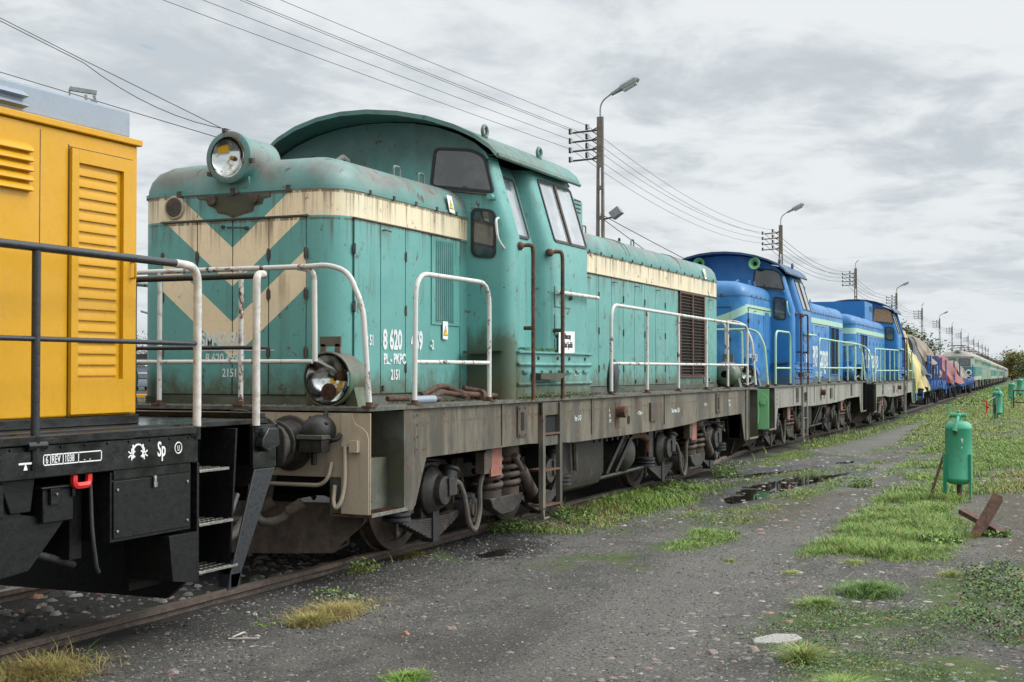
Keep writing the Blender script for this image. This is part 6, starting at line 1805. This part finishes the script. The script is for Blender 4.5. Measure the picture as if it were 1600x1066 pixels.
for x, y, r_, n, h_ in ((21.4, -1.35, .25, 500, .22), (9.0, -1.35, .16, 120, .06), (13.2, -1.0, .22, 400, .12), (20.4, -3.6, .2, 500, .12), (15.0, -5.75, .18, 600, .06), (14.2, -5.3, .2, 700, .05), (10.0, -1.05, .12, 200, .10)):
    a_, q_ = nrg.random(n) * 6.283, np.sqrt(nrg.random(n)) * r_; putl(x + np.cos(a_) * q_ * 1.3, y + np.sin(a_) * q_, h_, .012, .03 if x > 12 else .018, [.35, .6, .05, 0])
bulk('weeds', np.concatenate(Vs), np.concatenate(Fs), WM, np.concatenate(Ms))
# stones
SM = [simple('stone_grey', (.16, .15, .14), .85, .3, 40), simple('stone_pink', (.22, .17, .145), .85, .25, 40), simple('stone_pale', (.30, .285, .26), .85, .2, 40), simple('stone_dark', (.035, .032, .03), .8, .4, 40), simple('brick_chip', (.26, .145, .095), .85, .3, 40)]


def stones(px, py, sz, flatn, mi):
    n = len(px); base = np.array([(1, 0, 0), (.5, .87, .1), (-.5, .87, -.05), (-1, 0, .1), (-.5, -.87, 0), (.5, -.87, .05), (.45, .3, .8), (-.4, .4, .9), (-.35, -.45, .75), (.4, -.4, .85)])
    F0 = np.array([(0, 1, 6), (1, 7, 6), (1, 2, 7), (2, 3, 7), (3, 8, 7), (3, 4, 8), (4, 9, 8), (4, 5, 9), (5, 0, 9), (0, 6, 9), (6, 7, 8), (6, 8, 9)])
    V = base[None] * (1 + nrg.uniform(-.28, .28, (n, 10, 3))); V[..., 2] *= flatn[:, None]
    V *= sz[:, None, None]; V[..., 0] *= nrg.uniform(.8, 1.7, n)[:, None]
    a_ = nrg.random(n) * 6.283; c_, s_ = np.cos(a_)[:, None], np.sin(a_)[:, None]
    X = V[..., 0] * c_ - V[..., 1] * s_; Y = V[..., 0] * s_ + V[..., 1] * c_
    V = np.stack([X + px[:, None], Y + py[:, None], V[..., 2] + gheight(px, py)[:, None]], -1).reshape(-1, 3)
    F = ((np.arange(n) * 10)[:, None, None] + F0[None]).reshape(-1, 3)
    return V, F, np.repeat(mi, 12)


Vs, Fs, Ms = [], [], []
def puts(px, py, s0, s1, fl, probs):
    n = len(px); sz = s0 + (s1 - s0) * nrg.random(n) ** 3
    V, F, M_ = stones(px, py, sz, nrg.uniform(*fl, n), nrg.choice(5, n, p=probs)); o_ = sum(len(v) for v in Vs); Vs.append(V); Fs.append(F + o_); Ms.append(M_)
px, py = scatter(5200, 5.5, 16, -6.5, -1.0, lambda x, y: .25 + .75 * (fbm(x, y, .8, 88) > .58)); puts(px, py, .005, .024, (.15, .4), [.48, .22, .10, .16, .04])
px, py = scatter(11000, 5.5, 17, -6.5, -1.0, lambda x, y: .15 + .85 * (fbm(x, y, 1.1, 68) > .5)); puts(px, py, .004, .013, (.2, .5), [.48, .16, .02, .32, .02])
px, py = scatter(1500, 7, 12.5, -6.3, -4.0, lambda x, y: .3 + .7 * (fbm(x, y, .5, 83) > .5)); puts(px, py, .006, .030, (.15, .4), [.36, .30, .20, .08, .06])
px, py = scatter(2500, 2, 12, -.7, .7, lambda x, y: .3 + .7 * (fbm(x, y, .6, 81) > .5)); puts(px, py, .012, .05, (.5, .9), [.42, .12, .16, .25, .05])
px, py = scatter(1200, 2, 9, .85, 4, lambda x, y: x * 0 + 1.0); puts(px, py, .012, .03, (.5, .9), [.6, .1, .1, .2, 0])
px, py = scatter(9000, 4.5, 15, -2.3, -.85, lambda x, y: np.clip((y + 2.3) / 1.2, .1, 1) * (fbm(x, y, .5, 85) > .4)); puts(px, py, .004, .014, (.5, .9), [.35, .03, .05, .57, 0])
px, py = scatter(42000, 5, 16, -6.5, -1.2, lambda x, y: (vegf(x, y) < .4) * 1.0); puts(px, py, .002, .009, (.4, .9), [.40, .08, .04, .47, .01])
px, py = scatter(2600, 14, 30, -6.2, -1.2, lambda x, y: (vegf(x, y) < .3) * .8); puts(px, py, .010, .035, (.3, .6), [.35, .22, .28, .07, .08])
bulk('gravel', np.concatenate(Vs), np.concatenate(Fs), SM, np.concatenate(Ms))
for i, m in enumerate(SM): MT['st%d' % i] = m
big = [(9.05, -1.482, .035, 2, 'pale square stone by the rail near the dry grass'), (8.91, -1.42, .030, 0, 'round grey stone next to the dry grass tuft'), (6.37, -1.86, .035, 1, 'pinkish stone at the lower left on grey ash'), (6.37, -1.62, .026, 0, 'small flat stone at the lower left beside the pinkish one'), (8.03, -1.30, .024, 2, 'small pale pebble just below the near rail'), (8.20, -4.77, .042, 1, 'brown stone lying below the pale concrete fragment'), (8.47, -5.06, .042, 0, 'grey rounded stone to the right of the concrete fragment'), (7.93, -4.92, .035, 0, 'grey stone in front of the concrete fragment'), (8.05, -4.55, .035, 1, 'flat brownish stone left of the concrete fragment'), (8.19, -2.74, .028, 1, 'reddish stone alone in the middle of the ash ground'), (10.4, -5.75, .05, 0, 'grey stone among the weeds at the right edge'), (7.6, -6.1, .05, 1, 'brown stone in the lower right corner'), (7.9, -2.55, .026, 4, 'broken brick chip on the ash ground')]
for x, y, s_, m, lb in big:
    V, F, _ = stones(np.array([x]), np.array([y]), np.array([s_]), np.array([.75]), np.array([0]))
    b = MB('st%d' % m); b.add(V.tolist(), F.tolist()); b.build('stone', smooth=0, bevel=s_ * .12, label=lb, category='stone')
b = MB('st2'); z = float(gheight(np.array([8.55]), np.array([-4.83]))[0])
b.prism([(8.35, -4.74), (8.47, -4.70), (8.68, -4.80), (8.72, -4.93), (8.62, -4.99), (8.40, -4.90)], 'z', z - .02, z + .025); b.build('concrete_fragment', bevel=.008, label='pale flat concrete fragment among the low weeds', category='slab')
b = MB('offwhite'); z = float(gheight(np.array([7.45]), np.array([-1.66]))[0])
b.bar((7.28, -1.60, z + .01), (7.36, -1.78, z + .012), .012, .006); b.bar((7.30, -1.62, z + .018), (7.46, -1.60, z + .02), .012, .006); b.build('plastic_strip', label='bent white plastic strip lying on the ash', category='plastic strip')

# ------------------------------------------------------------------ trees


def tree(label, x, y, h, r, seed, mats, trunk=.25, n=2600, leaf=.25, low=.25, group='distant trees'):
    rg = np.random.default_rng(seed); t_ = thing('tree', label, 'tree', (x, y, -.1 + gz(x)), 0, group)
    b = MB('iron')
    b.tube([(0, 0, 0), (.1 * r, 0, h * .3), (0, .05 * r, h * .6), (0, 0, h * .85)], [trunk, trunk * .8, trunk * .5, trunk * .15], 8)
    cl = []
    for k in range(26):
        a = rg.random() * 6.28; el = rg.random(); q = math.sqrt(rg.random()) * r * .8
        zz = h * (low + (1 - low) * (.15 + .75 * el)); lim = math.sin(math.pi * min(1, max(.12, (zz / h - low) / (1 - low) * .82 + .12)))
        c = (q * lim * math.cos(a), q * lim * math.sin(a), zz); cl.append(c)
        if k % 2 == 0: b.tube([(0, 0, zz * .5), (c[0] * .5, c[1] * .5, zz * .78), c], [trunk * .35, trunk * .2, trunk * .06], 5)
    b.build('trunk', t_, smooth=50)
    C = np.array(cl)[rg.integers(0, len(cl), n)] + rg.normal(0, 1, (n, 3)) * np.array([r * .2, r * .2, h * .07])
    C[:, 2] = np.clip(C[:, 2], .1, None)
    global nrg
    keep = nrg; nrg = rg
    V, F, M_ = leaves(C[:, 0], C[:, 1], C[:, 2], rg.uniform(leaf * .6, leaf * 1.3, n), rg.choice(len(mats), n)); nrg = keep
    o = bulk('crown', V, F, mats, M_); del o['kind']; o.parent = t_
    return t_


TM = [leafmat('tree_leaf', (.07, .10, .035)), leafmat('tree_leaf_light', (.12, .15, .05)), leafmat('tree_leaf_dark', (.035, .055, .025))]
TY = [leafmat('autumn_leaf', (.26, .17, .035)), TM[1], TM[0]]
TG = [leafmat('pale_twig', (.25, .24, .22), .2)]
tree('bushy green tree behind the tarpaulined wagons', 150, 13.2, 7.4, 5.4, 1, TM, n=26000, leaf=.17, low=.05)
tree('pale bare tree in the gap left of the teal locomotive', 128, 95, 6.2, 4.5, 2, TG, n=3000, leaf=.14)
spec = [(330, 2.5, 12, 6, TM, 'dark tree at the right edge, nearest to the trains'), (338, -3.5, 14, 7, TY, 'autumn coloured tree at the right edge'), (345, -10, 13, 7, TM, 'tall tree outside the right edge of the tanks'), (400, 12, 13, 7, TY, 'farther autumn tree beyond the train end'), (325, -18, 11, 7, TM, 'broad dark tree right of the autumn tree'), (420, 22, 12, 8, TM, 'farthest dark tree above the end of the train')]
for i, (x, y, h, r, m, lb) in enumerate(spec): tree(lb, x, y, h * .68, r * .9, 40 + i, m, n=6000, leaf=.3, low=.05)
b = MB('gearbrown')
for k in range(30): b.box(300, 300.1, -60 + k * 2, -58.1 + k * 2, -1.3, .6)
b.build('board_fence', label='long low brown fence in front of the far trees', category='fence')

# ------------------------------------------------------------------ soil, grit and moss lodged on the decks
DM = [simple('deck_soil', (.045, .036, .024), .95, .4, 40), simple('deck_moss', (.07, .10, .02), .9, .4, 60), simple('deck_grit', (.14, .12, .10), .9, .3, 40)]
for root, side in ((loco1, -1), (loco2, -1), (loco3, 1)):
    n = 5200 if root is loco1 else 1200
    px = nrg.uniform(.1, 13.2, n); q = np.abs(nrg.normal(0, 1, n))
    inner = np.where((px > 2.95) & (px < 5.28), 1.51, 1.045)
    py = side * np.minimum(inner + .01 + q * (.045 if root is loco1 else .04) * (1 + 2.5 * (fbm(px, px * 0, .5, 9) > .5)), 1.575)
    keep = fbm(px, px * 0 + 3, .35, 77, 3) > .40; px, py = px[keep], py[keep]
    if root is loco1:
        fx = nrg.uniform(-.0, .5, 260) * 0 + nrg.uniform(.02, .48, 260); fy = nrg.uniform(-1.1, 1.1, 260); px, py = np.concatenate([px, fx]), np.concatenate([py, fy])
    keep = gheight
    gheight = lambda a, c: np.full(np.shape(a), 1.343)
    V, F, M_ = stones(px, py, .004 + .014 * nrg.random(len(px)) ** 2, nrg.uniform(.4, .9, len(px)), nrg.choice(3, len(px), p=[.6, .22, .18]))
    gheight = keep
    o = bulk('deck_debris', V, F, DM, M_); o.parent = root
# moss tufts on the sill box of the teal cab
n = 900; px = nrg.uniform(3.15, 4.1, n); px[300:] = nrg.uniform(3.2, 5.2, n - 300)
py = -1.5 - nrg.random(n) * .03; pz = np.where(np.arange(n) < 300, 1.83 + nrg.random(n) * .03, 1.35 + nrg.random(n) ** 2 * .05); py[300:] = -1.51 - np.abs(nrg.normal(0, .02, n - 300))
V, F, M_ = leaves(px, py, pz, nrg.uniform(.006, .014, n), nrg.choice(4, n, p=[.4, .4, .2, 0])); o = bulk('moss', V, F, WM, M_); o.parent = loco1
